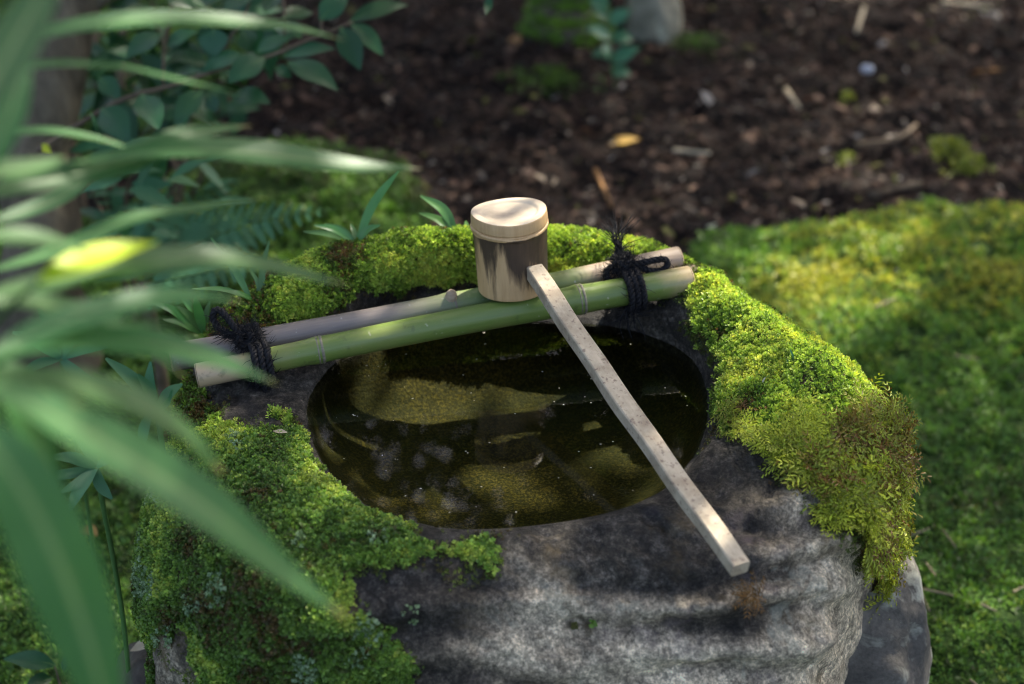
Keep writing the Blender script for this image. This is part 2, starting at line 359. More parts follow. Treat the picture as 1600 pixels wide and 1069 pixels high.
CANE_L = float(np.linalg.norm(PZ(1077, 438, .3800)-PZ(309, 587, .3525)))
def bamboo_material(name, kind):
    m, nt, b, out = new_mat(name); O = objc(nt)      # object x runs along the cane
    sx = nd(nt, 'SeparateXYZ', Vector=O).outputs[0]
    st = nd(nt, 'VectorMath', {'operation': 'MULTIPLY'}, _0=O, _1=(6, 90, 90)).outputs[0]
    streak = noise(nt, 4, 5, .6, st); blot = noise(nt, 22, 5, .6, O, .4); speck = noise(nt, 240, 2, .5, O)
    if kind == 'green':
        c = mixc(nt, streak, (.085, .145, .022), (.17, .225, .055))
        c = mixc(nt, ramp(nt, blot, [(.5, (0, 0, 0)), (.75, (.7, .7, .7))]), c, (.19, .20, .06))
        e = math_(nt, 'ADD', sx, math_(nt, 'MULTIPLY', math_(nt, 'SUBTRACT', blot, .5), .05))
        c = mixc(nt, ramp(nt, e, [(.0, (1, 1, 1)), (.026, (1, 1, 1)), (.055, (0, 0, 0))]), c, (.42, .32, .20))
        c = mixc(nt, ramp(nt, e, [(.0, (0, 0, 0)), (CANE_L-.026, (0, 0, 0)), (CANE_L-.006, (1, 1, 1))]), c, (.38, .29, .15))
        c = mixc(nt, ramp(nt, speck, [(.71, (0, 0, 0)), (.76, (.5, .5, .5))]), c, (.4, .4, .28)); rg = .33
        c = mixc(nt, ramp(nt, noise(nt, 70, 4, .6, O), [(.60, (0, 0, 0)), (.68, (.45, .45, .45))]), c, (.06, .075, .025))
    elif kind == 'grey':
        e = math_(nt, 'ADD', sx, math_(nt, 'MULTIPLY', math_(nt, 'SUBTRACT', blot, .5), .06))
        old = mixc(nt, streak, (.10, .08, .072), (.25, .215, .19))
        grn = mixc(nt, streak, (.09, .15, .03), (.2, .24, .09))
        tan = mixc(nt, streak, (.20, .14, .095), (.46, .36, .26))
        c = mixc(nt, ramp(nt, e, [(.18, (0, 0, 0)), (.25, (1, 1, 1))]), old, grn)
        c = mixc(nt, ramp(nt, e, [(.33, (0, 0, 0)), (.36, (1, 1, 1))]), c, tan)
        c = mixc(nt, ramp(nt, speck, [(.69, (0, 0, 0)), (.75, (.6, .6, .6))]), c, (.38, .38, .37)); rg = .45
    elif kind == 'node':
        c = mixc(nt, streak, (.04, .035, .02), (.34, .31, .22)); rg = .6
    elif kind == 'cut':
        c = mixc(nt, streak, (.22, .15, .09), (.46, .36, .24)); rg = .8
    elif kind == 'cup':
        z = nd(nt, 'SeparateXYZ', Vector=O).outputs[2]
        st = nd(nt, 'VectorMath', {'operation': 'MULTIPLY'}, _0=O, _1=(1, 1, .12)).outputs[0]
        s2 = noise(nt, 110, 6, .7, st, .3); s3 = noise(nt, 300, 3, .6, st); s4 = noise(nt, 42, 3, .6, st)
        c = mixc(nt, s3, (.43, .25, .10), (.68, .46, .23))
        k = math_(nt, 'ADD', math_(nt, 'ADD', math_(nt, 'MULTIPLY', s2, .9), math_(nt, 'MULTIPLY', s4, 1.5)), math_(nt, 'MULTIPLY', math_(nt, 'SUBTRACT', z, .026), 10.))
        top_ = ramp(nt, math_(nt, 'MULTIPLY', z, 10.), [(.535, (0, 0, 0)), (.565, (1, 1, 1))])
        kk = math_(nt, 'SUBTRACT', math_(nt, 'SUBTRACT', k, .62), math_(nt, 'MULTIPLY', top_, .9))
        c = mixc(nt, ramp(nt, kk, [(.44, (0, 0, 0)), (.54, (.55, .55, .55)), (.66, (.95, .95, .95))]), c, mixc(nt, s3, (.016, .010, .008), (.07, .042, .024))); rg = .5
    else:  # end grain
        r = noise(nt, 60, 5, .6, O); c = mixc(nt, r, (.55, .44, .31), (.72, .61, .46))
        d = nd(nt, 'VectorMath', {'operation': 'LENGTH'}, _0=nd(nt, 'VectorMath', {'operation': 'MULTIPLY'}, _0=nd(nt, 'VectorMath', {'operation': 'ADD'}, _0=O, _1=(.004, .002, 0)).outputs[0], _1=(.7, 1.3, 0)).outputs[0]).outputs[1]
        q = math_(nt, 'ADD', d, math_(nt, 'MULTIPLY', math_(nt, 'SUBTRACT', r, .5), .02))
        c = mixc(nt, ramp(nt, q, [(.0, (.75, .75, .75)), (.015, (0, 0, 0))]), c, (.30, .24, .19)); rg = .9; b.inputs['Specular IOR Level'].default_value = .1
    nt.links.new(c, b.inputs['Base Color']); b.inputs['Roughness'].default_value = rg
    nt.links.new(bump(nt, streak, .25, .0008), b.inputs['Normal']); return m
for k in ('green', 'grey', 'node', 'cut', 'cup', 'grain'): M['b_'+k] = bamboo_material('bamboo_'+k, k)
def wood_material():
    m, nt, b, out = new_mat('weathered_cedar'); O = objc(nt)
    st = nd(nt, 'VectorMath', {'operation': 'MULTIPLY'}, _0=O, _1=(5, 80, 80)).outputs[0]
    g = noise(nt, 3, 6, .65, st, .4); bl = noise(nt, 45, 5, .65, O); sp = noise(nt, 260, 3, .6, O)
    c = mixc(nt, g, (.36, .285, .185), (.62, .52, .375)); c = mixc(nt, ramp(nt, bl, [(.42, (0, 0, 0)), (.66, (.75, .75, .75))]), c, (.26, .19, .12))
    c = mixc(nt, ramp(nt, sp, [(.58, (0, 0, 0)), (.66, (.7, .7, .7))]), c, (.15, .095, .07))
    nt.links.new(c, b.inputs['Base Color']); b.inputs['Roughness'].default_value = .62
    nt.links.new(bump(nt, g, .3, .001), b.inputs['Normal']); return m
M['wood'] = wood_material()
M['rope'] = simple_mat('black_palm_rope', (.002, .002, .003), (.008, .008, .011), 300, .7, .6, .0006, spec=.3)

# ------------------------------------------------------------------ moss shoots (tiny leafy tips, merged into masses)
rng = np.random.default_rng(7)
def shoot(tiers, L, W, seed):
    """leafy shoot of unit height ~1: tiers = [(leaves, base height, rise angle deg, length factor)]"""
    r = np.random.default_rng(seed); V = []; F = []; n = 0
    for cnt, hb, ang, lf in tiers:
        a0 = r.uniform(0, 6.28)
        for i in range(cnt):
            a = a0+6.283*i/cnt+r.uniform(-.3, .3); e = R(ang+r.uniform(-14, 14)); l = L*lf*r.uniform(.8, 1.2); w = W*r.uniform(.8, 1.2)
            d = np.array([math.cos(a)*math.cos(e), math.sin(a)*math.cos(e), math.sin(e)]); s = np.array([-math.sin(a), math.cos(a), 0]); u = np.cross(d, s)
            b = np.array([0, 0, hb]); mid = b+d*l*.5
            V += [b, mid+s*w/2-u*w*.2, b+d*l-np.array([0, 0, .12*l]), mid-s*w/2-u*w*.2]
            F += [[n, n+1, n+2], [n, n+2, n+3]]; n += 4
    return np.array(V), np.array(F)
def frond(seed):
    """flat feathery star frond, lying along +x and rising a little"""
    r = np.random.default_rng(seed); V = []; F = []; n = 0
    for arm in range(5):
        a = R(-75+37*arm)+r.uniform(-.15, .15); ln = (.65, .9, 1.1, .9, .65)[arm]; d = np.array([math.cos(a), math.sin(a), .28]); s = np.array([-math.sin(a), math.cos(a), 0])
        for k in range(5):
            t = (k+.6)/5; p = d*ln*t
            for sg in (-1, 1):
                dd = nrm(d*.9+s*sg*.75); l = .36*(1.15-t*.7)*ln; w = .055
                V += [p, p+dd*l*.5+d*w, p+dd*l+np.array([0, 0, -.04]), p+dd*l*.5-d*w]; F += [[n, n+1, n+2], [n, n+2, n+3]]; n += 4
    V = np.array(V); V[:, 2] += .25; V[:, 0] -= .15; return V, np.array(F)
ROS = [shoot([(4, .15, 15, 1.), (4, .38, 38, .95), (3, .6, 62, .75)], .64, .33, s) for s in range(5)]
FIN = [shoot([(4, .1, 22, 1.), (4, .4, 42, .9), (3, .7, 64, .7)], .52, .19, 20+s) for s in range(5)]
BRO = [shoot([(3, .1, 8, 1.), (4, .4, 28, 1.), (3, .6, 55, .75)], .55, .42, 40+s) for s in range(5)]
FRO = [frond(60+s) for s in range(4)]
GRD = [shoot([(3, .1, 22, 1.), (3, .4, 52, .9)], .66, .30, 80+s) for s in range(5)]
def scatter(protos, pos, axis, size, col, spin=None, jit=.18):
    """merge copies of shoot shapes: returns verts, tris, per-vertex colour"""
    n = len(pos); axis = nrm(axis); pick = rng.integers(0, len(protos), n); sp = rng.uniform(0, 6.283, n) if spin is None else spin
    ref = np.where(np.abs(axis[:, 2:3]) > .93, [[1., 0, 0]], [[0, 0, 1.]]); u = nrm(np.cross(ref, axis)); w = np.cross(axis, u)
    uu = u*np.cos(sp)[:, None]+w*np.sin(sp)[:, None]; ww = np.cross(axis, uu)
    VV, FF, CC = [], [], []; off = 0
    for k, (pv, pf) in enumerate(protos):
        idx = np.nonzero(pick == k)[0]
        if not len(idx): continue
        q = (pos[idx, None]+size[idx, None, None]*(pv[None, :, 0:1]*uu[idx, None]+pv[None, :, 1:2]*ww[idx, None]+pv[None, :, 2:3]*axis[idx, None]))
        nl = len(pv)//4; j = 1+jit*rng.normal(size=(len(idx), nl)); j = np.repeat(j, 4, 1)[..., None]
        c = np.clip(col[idx, None]*j, .002, .9)
        VV.append(q.reshape(-1, 3)); CC.append(c.reshape(-1, 3))
        FF.append((pf[None]+(np.arange(len(idx))*len(pv))[:, None, None]+off).reshape(-1, 3)); off += len(idx)*len(pv)
    return np.concatenate(VV), np.concatenate(FF), np.concatenate(CC)
def palette(t, cols):
    cols = np.array(cols, float); x = np.clip(t, 0, .9999)*(len(cols)-1); i = x.astype(int); f = (x-i)[:, None]
    return cols[i]*(1-f)+cols[np.minimum(i+1, len(cols)-1)]*f

# ------------------------------------------------------------------ ground
LAWN = [PZ(x, y, 0)[:2] for x, y in [(1060, 425), (1095, 398), (1135, 386), (1230, 361), (1330, 332), (1450, 322), (1620, 335), (1900, 345)]] + [np.array([2.6, -.2]), np.array([2.6, -1.6]), np.array([.1, -1.6]), np.array([.1, .2])]
LEFTM = [PZ(x, y, 0)[:2] for x, y in [(645, 345), (600, 292), (510, 268), (400, 262), (200, 330), (-150, 350)]] + [np.array([-2.4, .6]), np.array([-2.4, -1.6]), np.array([.1, -1.6]), np.array([.1, .2])]
BACKM = [PZ(x, y, 0)[:2] for x, y in [(-300, 320), (-400, 40), (120, -60), (420, -60), (330, 60), (430, 200), (400, 270)]]
def gmoss(x, y):
    p = np.stack([x, y], 1); n = fbm(np.c_[x*6, y*6, 0*x], 3, 5)
    a = poly_sd(p, LAWN)+.05*n; b = poly_sd(p, LEFTM)+.06*n; c = poly_sd(p, BACKM)*.5+.16*fbm(np.c_[x*4, y*4, 0*x+3], 3, 9)
    return np.clip(np.maximum(np.maximum(sm(-.02, .03, a), sm(-.02, .03, b)), .9*sm(0.0, .06, c)), 0, 1)
def gheight(x, y, m=None):
    m = gmoss(x, y) if m is None else m; r = np.hypot(x, y); k = np.exp(-(r/6)**2)
    z = -.018+.032*m*(.8+.35*fbm(np.c_[x*5, y*5, 0*x], 3, 2))+.02*fbm(np.c_[x*2.2, y*2.2, 0*x], 3, 11)*k+(.012+.012*(1-m))*fbm(np.c_[x*16, y*16, 0*x], 3, 4)*k+.012*(1-m)*fbm(np.c_[x*48, y*48, 0*x], 2, 6)*k
    for (px, py, h, s) in ((520, 320, .035, .13), (270, 120, .08, .2), (880, 90, .03, .2), (430, 360, .05, .14)):
        c = PZ(px, py, 0); z = z+h*np.exp(-((x-c[0])**2+(y-c[1])**2)/(2*s*s))
    return z
def axis_coords(lo, hi, step, far):
    mid = np.arange(lo, hi, step); a = []; x = step; p = hi
    while p < far: p += x; a.append(p); x *= 1.35
    b = [lo-(q-hi) for q in a]; return np.array(b[::-1]+list(mid)+a)
gx = axis_coords(-1.25, 1.35, .0125, 120); gy = axis_coords(-.8, 2.2, .0135, 120)
X, Y = np.meshgrid(gx, gy); gm = gmoss(X.ravel(), Y.ravel()); gz = gheight(X.ravel(), Y.ravel(), gm)
nx, ny = len(gx), len(gy); ii = np.arange(ny-1)[:, None]*nx; jj = np.arange(nx-1)[None]
gf = np.stack([ii+jj, ii+jj+1, ii+jj+nx+1, ii+jj+nx], -1).reshape(-1, 4)
topobj('ground', np.c_[X.ravel(), Y.ravel(), gz], gf, M['ground'], 'dark garden soil and mossy earth around the stone basin', None, kind='structure', attrs={'moss': gm}, origin=np.zeros(3))

# ------------------------------------------------------------------ stone basin
H0 = .33
CEN = PZ(795, 645, H0)
# per spoke: water edge, inner rim, crown of the rim, outer edge (pixel, height over water), side mid / foot offsets outward
SP = [
 ((1108, 640), (1128, 636, .022), (1285, 620, .050), (1396, 655, .012), .008, .0),
 ((1090, 570), (1112, 545, .032), (1230, 520, .055), (1330, 558, .030), .008, .0),
 ((1035, 532), (1056, 492, .032), (1120, 448, .055), (1225, 478, .035), .02, .0),
 ((935, 510), (965, 462, .018), (1005, 388, .052), (1075, 398, .045), .03, .02),
 ((800, 503), (800, 456, .016), (850, 372, .058), (905, 347, .052), .03, .03),
 ((670, 516), (645, 456, .018), (640, 382, .067), (650, 362, .060), .02, .03),
 ((570, 548), (530, 498, .020), (485, 432, .059), (450, 408, .050), .01, .02),
 ((515, 585), (470, 562, .012), (400, 512, .030), (330, 490, .015), .01, .02),
 ((481, 640), (452, 642, .009), (350, 640, .012), (262, 640, -.01), .01, .01),
 ((492, 695), (470, 712, .012), (360, 740, .016), (225, 760, -.02), .0, -.01),
 ((535, 752), (512, 778, .012), (380, 850, .010), (215, 900, -.06), .0, -.02),
 ((612, 800), (585, 832, .012), (490, 935, -.004), (320, 1060, -.085), .0, -.02),
 ((705, 822), (700, 838, .008), (655, 930, -.010), (590, 1075, -.075), .0, -.03),
 ((825, 819), (830, 832, .006), (860, 920, -.012), (890, 1075, -.075), .0, -.03),
 ((952, 796), (962, 812, .008), (1050, 910, -.008), (1140, 1060, -.072), .0, -.04),
 ((1042, 757), (1062, 772, .010), (1180, 880, .000), (1285, 985, -.055), .0, -.05),
 ((1088, 702), (1104, 706, .014), (1230, 765, .022), (1338, 850, -.012), -.005, -.03),
]
NT = 530
SEG = [16, 24, 14, 26, 68, 68, 50, 20]
def spoke_points(s):
    W, A, B, O, sm_, ft = s
    w = PZ(*W, H0); pts = [CEN*1.0, None, None, w]
    pts[0] = np.array([CEN[0], CEN[1], H0-.062])
    fl = CEN+(w-CEN)*.70; pts[1] = np.array([fl[0], fl[1], H0-.056])
    wm = CEN+(w-CEN)*.93; pts[2] = np.array([wm[0], wm[1], H0-.030])
    pts += [PZ(A[0], A[1], H0+A[2]), PZ(B[0], B[1], H0+B[2]), PZ(O[0], O[1], H0+O[2])]
    o = pts[-1]; out = nrm((o-CEN)*[1, 1, 0])
    pts.append(o+out*sm_+[0, 0, -(o[2]-.14)]) ; pts.append(np.array([*(o+out*ft)[:2], -.06]))
    return pts
K = np.array([spoke_points(s) for s in SP])                   # spokes x profile x 3
def periodic(Kp, n):
    k = len(Kp); u = np.linspace(0, k, n, endpoint=False); i = u.astype(int); t = (u-i)[:, None, None]
    a, b, c, e = Kp[(i-1) % k], Kp[i % k], Kp[(i+1) % k], Kp[(i+2) % k]
    return .5*((2*b)+(-a+c)*t+(2*a-5*b+4*c-e)*t*t+(-a+3*b-3*c+e)*t**3), u
G, SPK = periodic(K, NT)
rows = [G[:, 0]]; rowp = [0.]
for s, cnt in enumerate(SEG):
    for q in range(1, cnt+1): t = q/cnt; rows.append(G[:, s]*(1-t)+G[:, s+1]*t); rowp.append(s+t)
S = np.stack(rows, 0); rowp = np.array(rowp)                   # rows x cols x 3
def smooth_rows(S, sig):
    k = int(sig*3); w = np.exp(-.5*(np.arange(-k, k+1)/sig)**2); w /= w.sum()
    P = np.concatenate([np.repeat(S[:1], k, 0), S, np.repeat(S[-1:], k, 0)], 0)
    return sum(w[i]*P[i:i+len(S)] for i in range(2*k+1))
S1 = smooth_rows(S, 4); S2 = smooth_rows(S, 13)
b_ = sm(3.6, 4.6, rowp)[:, None, None]; S = S1*(1-b_)+S2*b_
def grid_normals(S):
    dr = np.gradient(S, axis=0); dc = (np.roll(S, -1, 1)-np.roll(S, 1, 1)); n = nrm(np.cross(dc, dr))
    return n
S[0] = S[1].mean(0); N = grid_normals(S)
if N[150, :, 2].mean() < 0: N = -N
N[:4] = [0, 0, 1]
RP = np.broadcast_to(rowp[:, None], S.shape[:2]); CP = np.broadcast_to(SPK[None], S.shape[:2])
# moss regions on the stone, drawn where the moss grows
MOSS = [
 [(300, 520), (345, 480), (440, 398), (510, 368), (740, 335), (960, 325), (1030, 350), (1110, 400), (1080, 420), (1010, 425), (930, 432), (860, 442), (745, 460), (710, 452), (655, 440), (585, 462), (520, 492), (420, 520), (330, 530)],
 [(1040, 370), (1090, 385), (1210, 440), (1335, 525), (1440, 590), (1450, 800), (1420, 900), (1370, 880), (1320, 845), (1270, 775), (1225, 730), (1175, 705), (1120, 690), (1118, 645), (1120, 575), (1090, 520), (1075, 475), (1088, 445), (1100, 420)],
 [(250, 560), (300, 600), (345, 640), (400, 668), (455, 680), (500, 735), (540, 775), (600, 812), (650, 850), (720, 858), (790, 838), (770, 868), (690, 885), (600, 890), (545, 905), (580, 965), (620, 1020), (650, 1100), (330, 1120), (285, 1000), (190, 1000), (150, 800), (200, 640)],
]
PJ = proj(S.reshape(-1, 3)); flat = S.reshape(-1, 3)
nz1 = fbm(flat*22, 4, 31); nz2 = fbm(flat*70, 3, 33)
sd = np.max([poly_sd(PJ[:, :2], p) for p in MOSS], 0)
fz = sm(8., 9., CP.ravel())*(1-sm(13.5, 14.5, CP.ravel()))
moss = sm(-8, 12, sd+(26+6*fz)*nz1+(16+12*fz)*nz2)
rp, cp = RP.ravel(), CP.ravel()
back = ((cp < 11.) | (cp > 16.5)) & (rp > 6.1)
front_face = (N.reshape(-1, 3)*(CAM-flat)).sum(1) > 0
moss = np.where(back & ~front_face, np.maximum(moss, sm(-.35, .1, nz1)), moss)
moss = np.where(rp < 3.3, 0, moss)
patch = np.array([(905, 985, 38), (590, 985, 26), (1160, 930, 14), (1240, 740, 10), (430, 655, 16)])
for (a, c, r_) in patch: moss = np.maximum(moss, sm(-6, 8, r_*.8-np.hypot((PJ[:, 0]-a)*.8, PJ[:, 1]-c)+46*nz2+20*nz1)*.46*(rp > 3.4))
# relief: eroded folds across the front, lumps and pits elsewhere, cushions of moss
dist = np.clip((RP.ravel()-3.35)/1.0, 0, 1)
sd = np.where(back & ~front_face, 40, sd)
lump = .010*fbm(flat*9, 3, 41)+.004*fbm(flat*27, 3, 43)
warp = flat*[2.2, 19, 19]+.9*np.stack([fbm(flat*6, 2, 51), fbm(flat*6, 2, 52), fbm(flat*6, 2, 53)], 1)
frontw = sm(9.5, 11.5, cp)*(1-.35*sm(15.8, 16.8, cp))*sm(4.2, 5.2, rp)
ph = (PJ[:, 1]-884+46*fbm(flat*[9, 11, 11], 4, 54)+.10*(PJ[:, 0]-900)*np.sin(PJ[:, 0]/170))/82
fold = .0058*np.cos(2*math.pi*ph)*(.75+.6*fbm(flat*7, 2, 56))+vnoise(warp*2.1+5, 57)*.003
pit = -.003*sm(.25, .6, fbm(flat*48, 2, 61))+.0016*fbm(flat*110, 3, 63)-.0022*sm(.2, .6, fbm(flat*95, 2, 65))
cush = sm(-5, 60, sd+14*nz1)*(.0030+.0025*fbm(flat*34, 2, 71)+.004*fbm(flat*15, 2, 73))
disp = (lump+frontw*fold+pit)*dist+cush*np.clip((rp-3.3)/.6, 0, 1)+(rp < 3.2)*sm(.02, .3, rp)*.004*fbm(flat*16, 4, 81)
flat = flat+N.reshape(-1, 3)*disp[:, None]; S = flat.reshape(S.shape); N = grid_normals(S)
if N[150, :, 2].mean() < 0: N = -N
wn_ = fbm(flat*14, 3, 87)
wet = np.clip(1.12-(rp-3.)/1.9, 0, 1)
wet = np.maximum(wet, .85*sm(6.4, 7.4, cp)*(1-sm(9.0, 10., cp))*(1-sm(5.6, 6.3, rp)))
wet = np.maximum(wet, (.72*(1-sm(5.0, 6.0, rp))+.06)*sm(9.0, 10.2, cp)*(1-sm(12.4, 13.6, cp)))
wet = np.maximum(wet, 1.0*((cp > .6) & (cp < 7))*(1-sm(4.5, 5.2, rp)))
wet = np.maximum(wet, .60*sm(11.8, 13.0, cp)*(1-sm(4.8, 5.5, rp)))
wet = np.clip(wet+.50*wn_*(rp > 4), 0, 1)
tone = .60+.42*vnoise(flat*[4, 24, 24]+.8*np.stack([nz1, nz2, nz1], 1), 58)+.5*fbm(flat*13, 4, 59)+frontw*fold*36
tone = tone+.22*sm(14.2, 15.4, cp)*sm(4.6, 5.3, rp)+.24*sm(5.5, 5.9, rp)*sm(12.0, 12.8, cp)-.12*sm(9, 10, cp)*(1-sm(12, 12.8, cp))
under = (rp < 3.05)*sm(H0-.001, H0-.012, flat[:, 2])
nr, nc = S.shape[:2]; ii = np.arange(nr-1)[:, None]*nc; jj = np.arange(nc)[None]; j2 = (jj+1) % nc
sf = np.stack([ii+jj, ii+nc+jj, ii+nc+j2, ii+j2], -1).reshape(-1, 4)
basin = thing('stone_basin', (CEN[0], CEN[1], 0), 'mossy grey boulder hollowed into a round water basin', 'stone basin')
obj('stone_body', flat, sf, M['stone'], basin, {'mask': np.c_[moss, wet, under], 'tone': tone})

# moss on the stone
q = S; dA = np.linalg.norm(np.cross(np.roll(q, -1, 1)-q, np.gradient(q, axis=0)), axis=2).ravel()
PJ = proj(flat); NN = N.reshape(-1, 3)
def pick_stone(n, weight):
    p = dA*weight; p = p/p.sum(); k = rng.choice(len(p), n, p=p); r = k//nc; c = k % nc
    r2 = np.minimum(r+1, nr-1); c2 = (c+1) % nc; a = rng.random(n)[:, None]; b = rng.random(n)[:, None]
    P = S[r, c]*(1-a)*(1-b)+S[r2, c]*a*(1-b)+S[r, c2]*(1-a)*b+S[r2, c2]*a*b
    return P, N[r, c], k
vis = np.where(((NN*nrm(CAM-flat)).sum(1) > -.25) & (PJ[:, 1] < 1120), 1., .12)
zone_front = sm(8., 8.8, cp)*(1-sm(13, 13.8, cp))
lowR = sm(640, 700, PJ[:, 1]+.12*(PJ[:, 0]-1250)+60*nz1)*(PJ[:, 0] > 1020)        # the starry moss at the lower right
wbase = sm(.30, .75, moss)*vis
def moss_mass(n, weight, protos, size, cols, nm, lean=.5, spread=.35, lift=-.001, hue=None, jit=.18):
    P, Nn, k = pick_stone(n, weight); ax = nrm(Nn+[0, 0, lean]+spread*rng.normal(size=(n, 3)))
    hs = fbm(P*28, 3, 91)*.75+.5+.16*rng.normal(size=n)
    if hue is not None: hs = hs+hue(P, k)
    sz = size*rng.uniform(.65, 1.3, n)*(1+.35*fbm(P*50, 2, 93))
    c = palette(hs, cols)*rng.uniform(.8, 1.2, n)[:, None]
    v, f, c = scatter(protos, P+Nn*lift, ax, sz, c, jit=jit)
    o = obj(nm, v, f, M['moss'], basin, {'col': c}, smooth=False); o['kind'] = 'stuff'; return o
BR = (.13, .075, .022); DK = (.065, .12, .02); GR = (.19, .31, .035); LG = (.38, .50, .075); YL = (.58, .60, .10)
moss_mass(27000, wbase*(1-zone_front)*(1-lowR), ROS, .0056, [BR, DK, GR, LG, LG, YL], 'cushion_moss', hue=lambda P, k: .10*(PJ[k, 0] > 560)-.12*(PJ[k, 0] < 500)+.28*np.exp(-((PJ[k, 0]-700)/90)**2)*(PJ[k, 1] < 480))  # bank left of the cup coloured lighter and yellower to look sunlit
moss_mass(11500, wbase*(1-zone_front)*(1-lowR)*(.3+sm(-.2, .3, nz1)), FIN, .0064, [BR, DK, GR, LG, YL], 'feather_moss', hue=lambda P, k: .28*np.exp(-((PJ[k, 0]-700)/90)**2)*(PJ[k, 1] < 480))  # same painted sunlight on the bank left of the cup
moss_mass(1900, wbase*lowR, FRO, .0200, [BR, (.20, .10, .025), (.24, .29, .03), (.36, .42, .04), (.46, .48, .045)], 'star_moss', lean=.1, spread=.3, hue=lambda P, k: .08, lift=.003)
moss_mass(2600, wbase*lowR, FIN, .0075, [BR, BR, DK, GR], 'brown_moss', hue=lambda P, k: -.15)
moss_mass(18500, wbase*zone_front, BRO, .0058, [(.09, .06, .02), (.065, .115, .02), (.12, .22, .035), (.21, .34, .055), (.36, .44, .07)], 'leafy_moss', hue=lambda P, k: .35*sm(.0, .06, -np.abs(PJ[k, 1]-868)/1000+.03)*(PJ[k, 0] > 520)+.03)
fringe = sm(-22, -2, sd+30*nz1+34*nz2)*(1-sm(.3, .6, moss))*(rp > 3.5)*vis
moss_mass(4200, fringe*(1+2.5*((cp > .8) & (cp < 3.2))), FIN, .0042, [(.10, .055, .02), (.08, .07, .02), (.10, .15, .025), (.2, .26, .04)], 'thin_moss', lean=.3, spread=.5)
# pale lichen scales
lw = zone_front*0
for (a, c, r_) in [(205, 830, 24), (225, 900, 26), (240, 780, 16), (565, 985, 28), (340, 920, 20), (470, 1040, 24), (260, 985, 18), (470, 840, 10), (590, 850, 14), (370, 690, 14), (310, 940, 14), (555, 1020, 16), (640, 960, 10)]:
    lw = np.maximum(lw, sm(-4, 6, r_-np.hypot(PJ[:, 0]-a, PJ[:, 1]-c)+20*nz2)*(rp > 3.6))
P, Nn, k = pick_stone(1500, lw*vis); v, f, c = scatter(BRO, P+Nn*.0025, nrm(Nn+.5*rng.normal(size=P.shape)), .0031*rng.uniform(.6, 1.3, len(P)), palette(rng.random(len(P)), [(.15, .24, .11), (.26, .37, .20), (.36, .46, .28)]))
o = obj('lichen', v, f, M['moss'], basin, {'col': c}, smooth=False); o['kind'] = 'stuff'

# water
na = 160; a = np.linspace(0, 2*math.pi, na, endpoint=False); rr = [0, .3, .6, .85, 1.0]
Wp = G[:, 3]; Wd = Wp-CEN
wv = [CEN]+[CEN+Wd[int(i*NT/na)]*s*1.035 for s in rr[1:] for i in range(na)]
wf = [[0, 1+i, 1+(i+1) % na, 1+(i+1) % na] for i in range(na)]
for r_ in range(3):
    for i in range(na): b0 = 1+r_*na; wf.append([b0+i, b0+na+i, b0+na+(i+1) % na, b0+(i+1) % na])
wv = np.array(wv); wv[:, 2] = H0
topobj('water', wv, quads_to_tris(np.array(wf)), M['water'], 'still dark water filling the hollow of the stone basin', None, kind='structure')
# dust floating on the water
mb = MB()
for i in range(60):
    t = rng.integers(0, NT); s = math.sqrt(rng.random())*.93; p = CEN+Wd[t]*s; r_ = rng.uniform(.00025, .0006); a0 = rng.uniform(0, 6.28)
    el = rng.uniform(1, 2.2); vv = [[p[0]+r_*el*math.cos(a0+k*1.2566), p[1]+r_*math.sin(a0+k*1.2566), H0+.0006] for k in range(5)]
    mb.add(vv, [[0, 1, 2], [0, 2, 3], [0, 3, 4]], (.55, .53, .42))
mbobj(mb, 'floating_dust', M['litter'], col=True, top=dict(label='pale dust specks floating on the basin water', cat='dust', kind='stuff'))

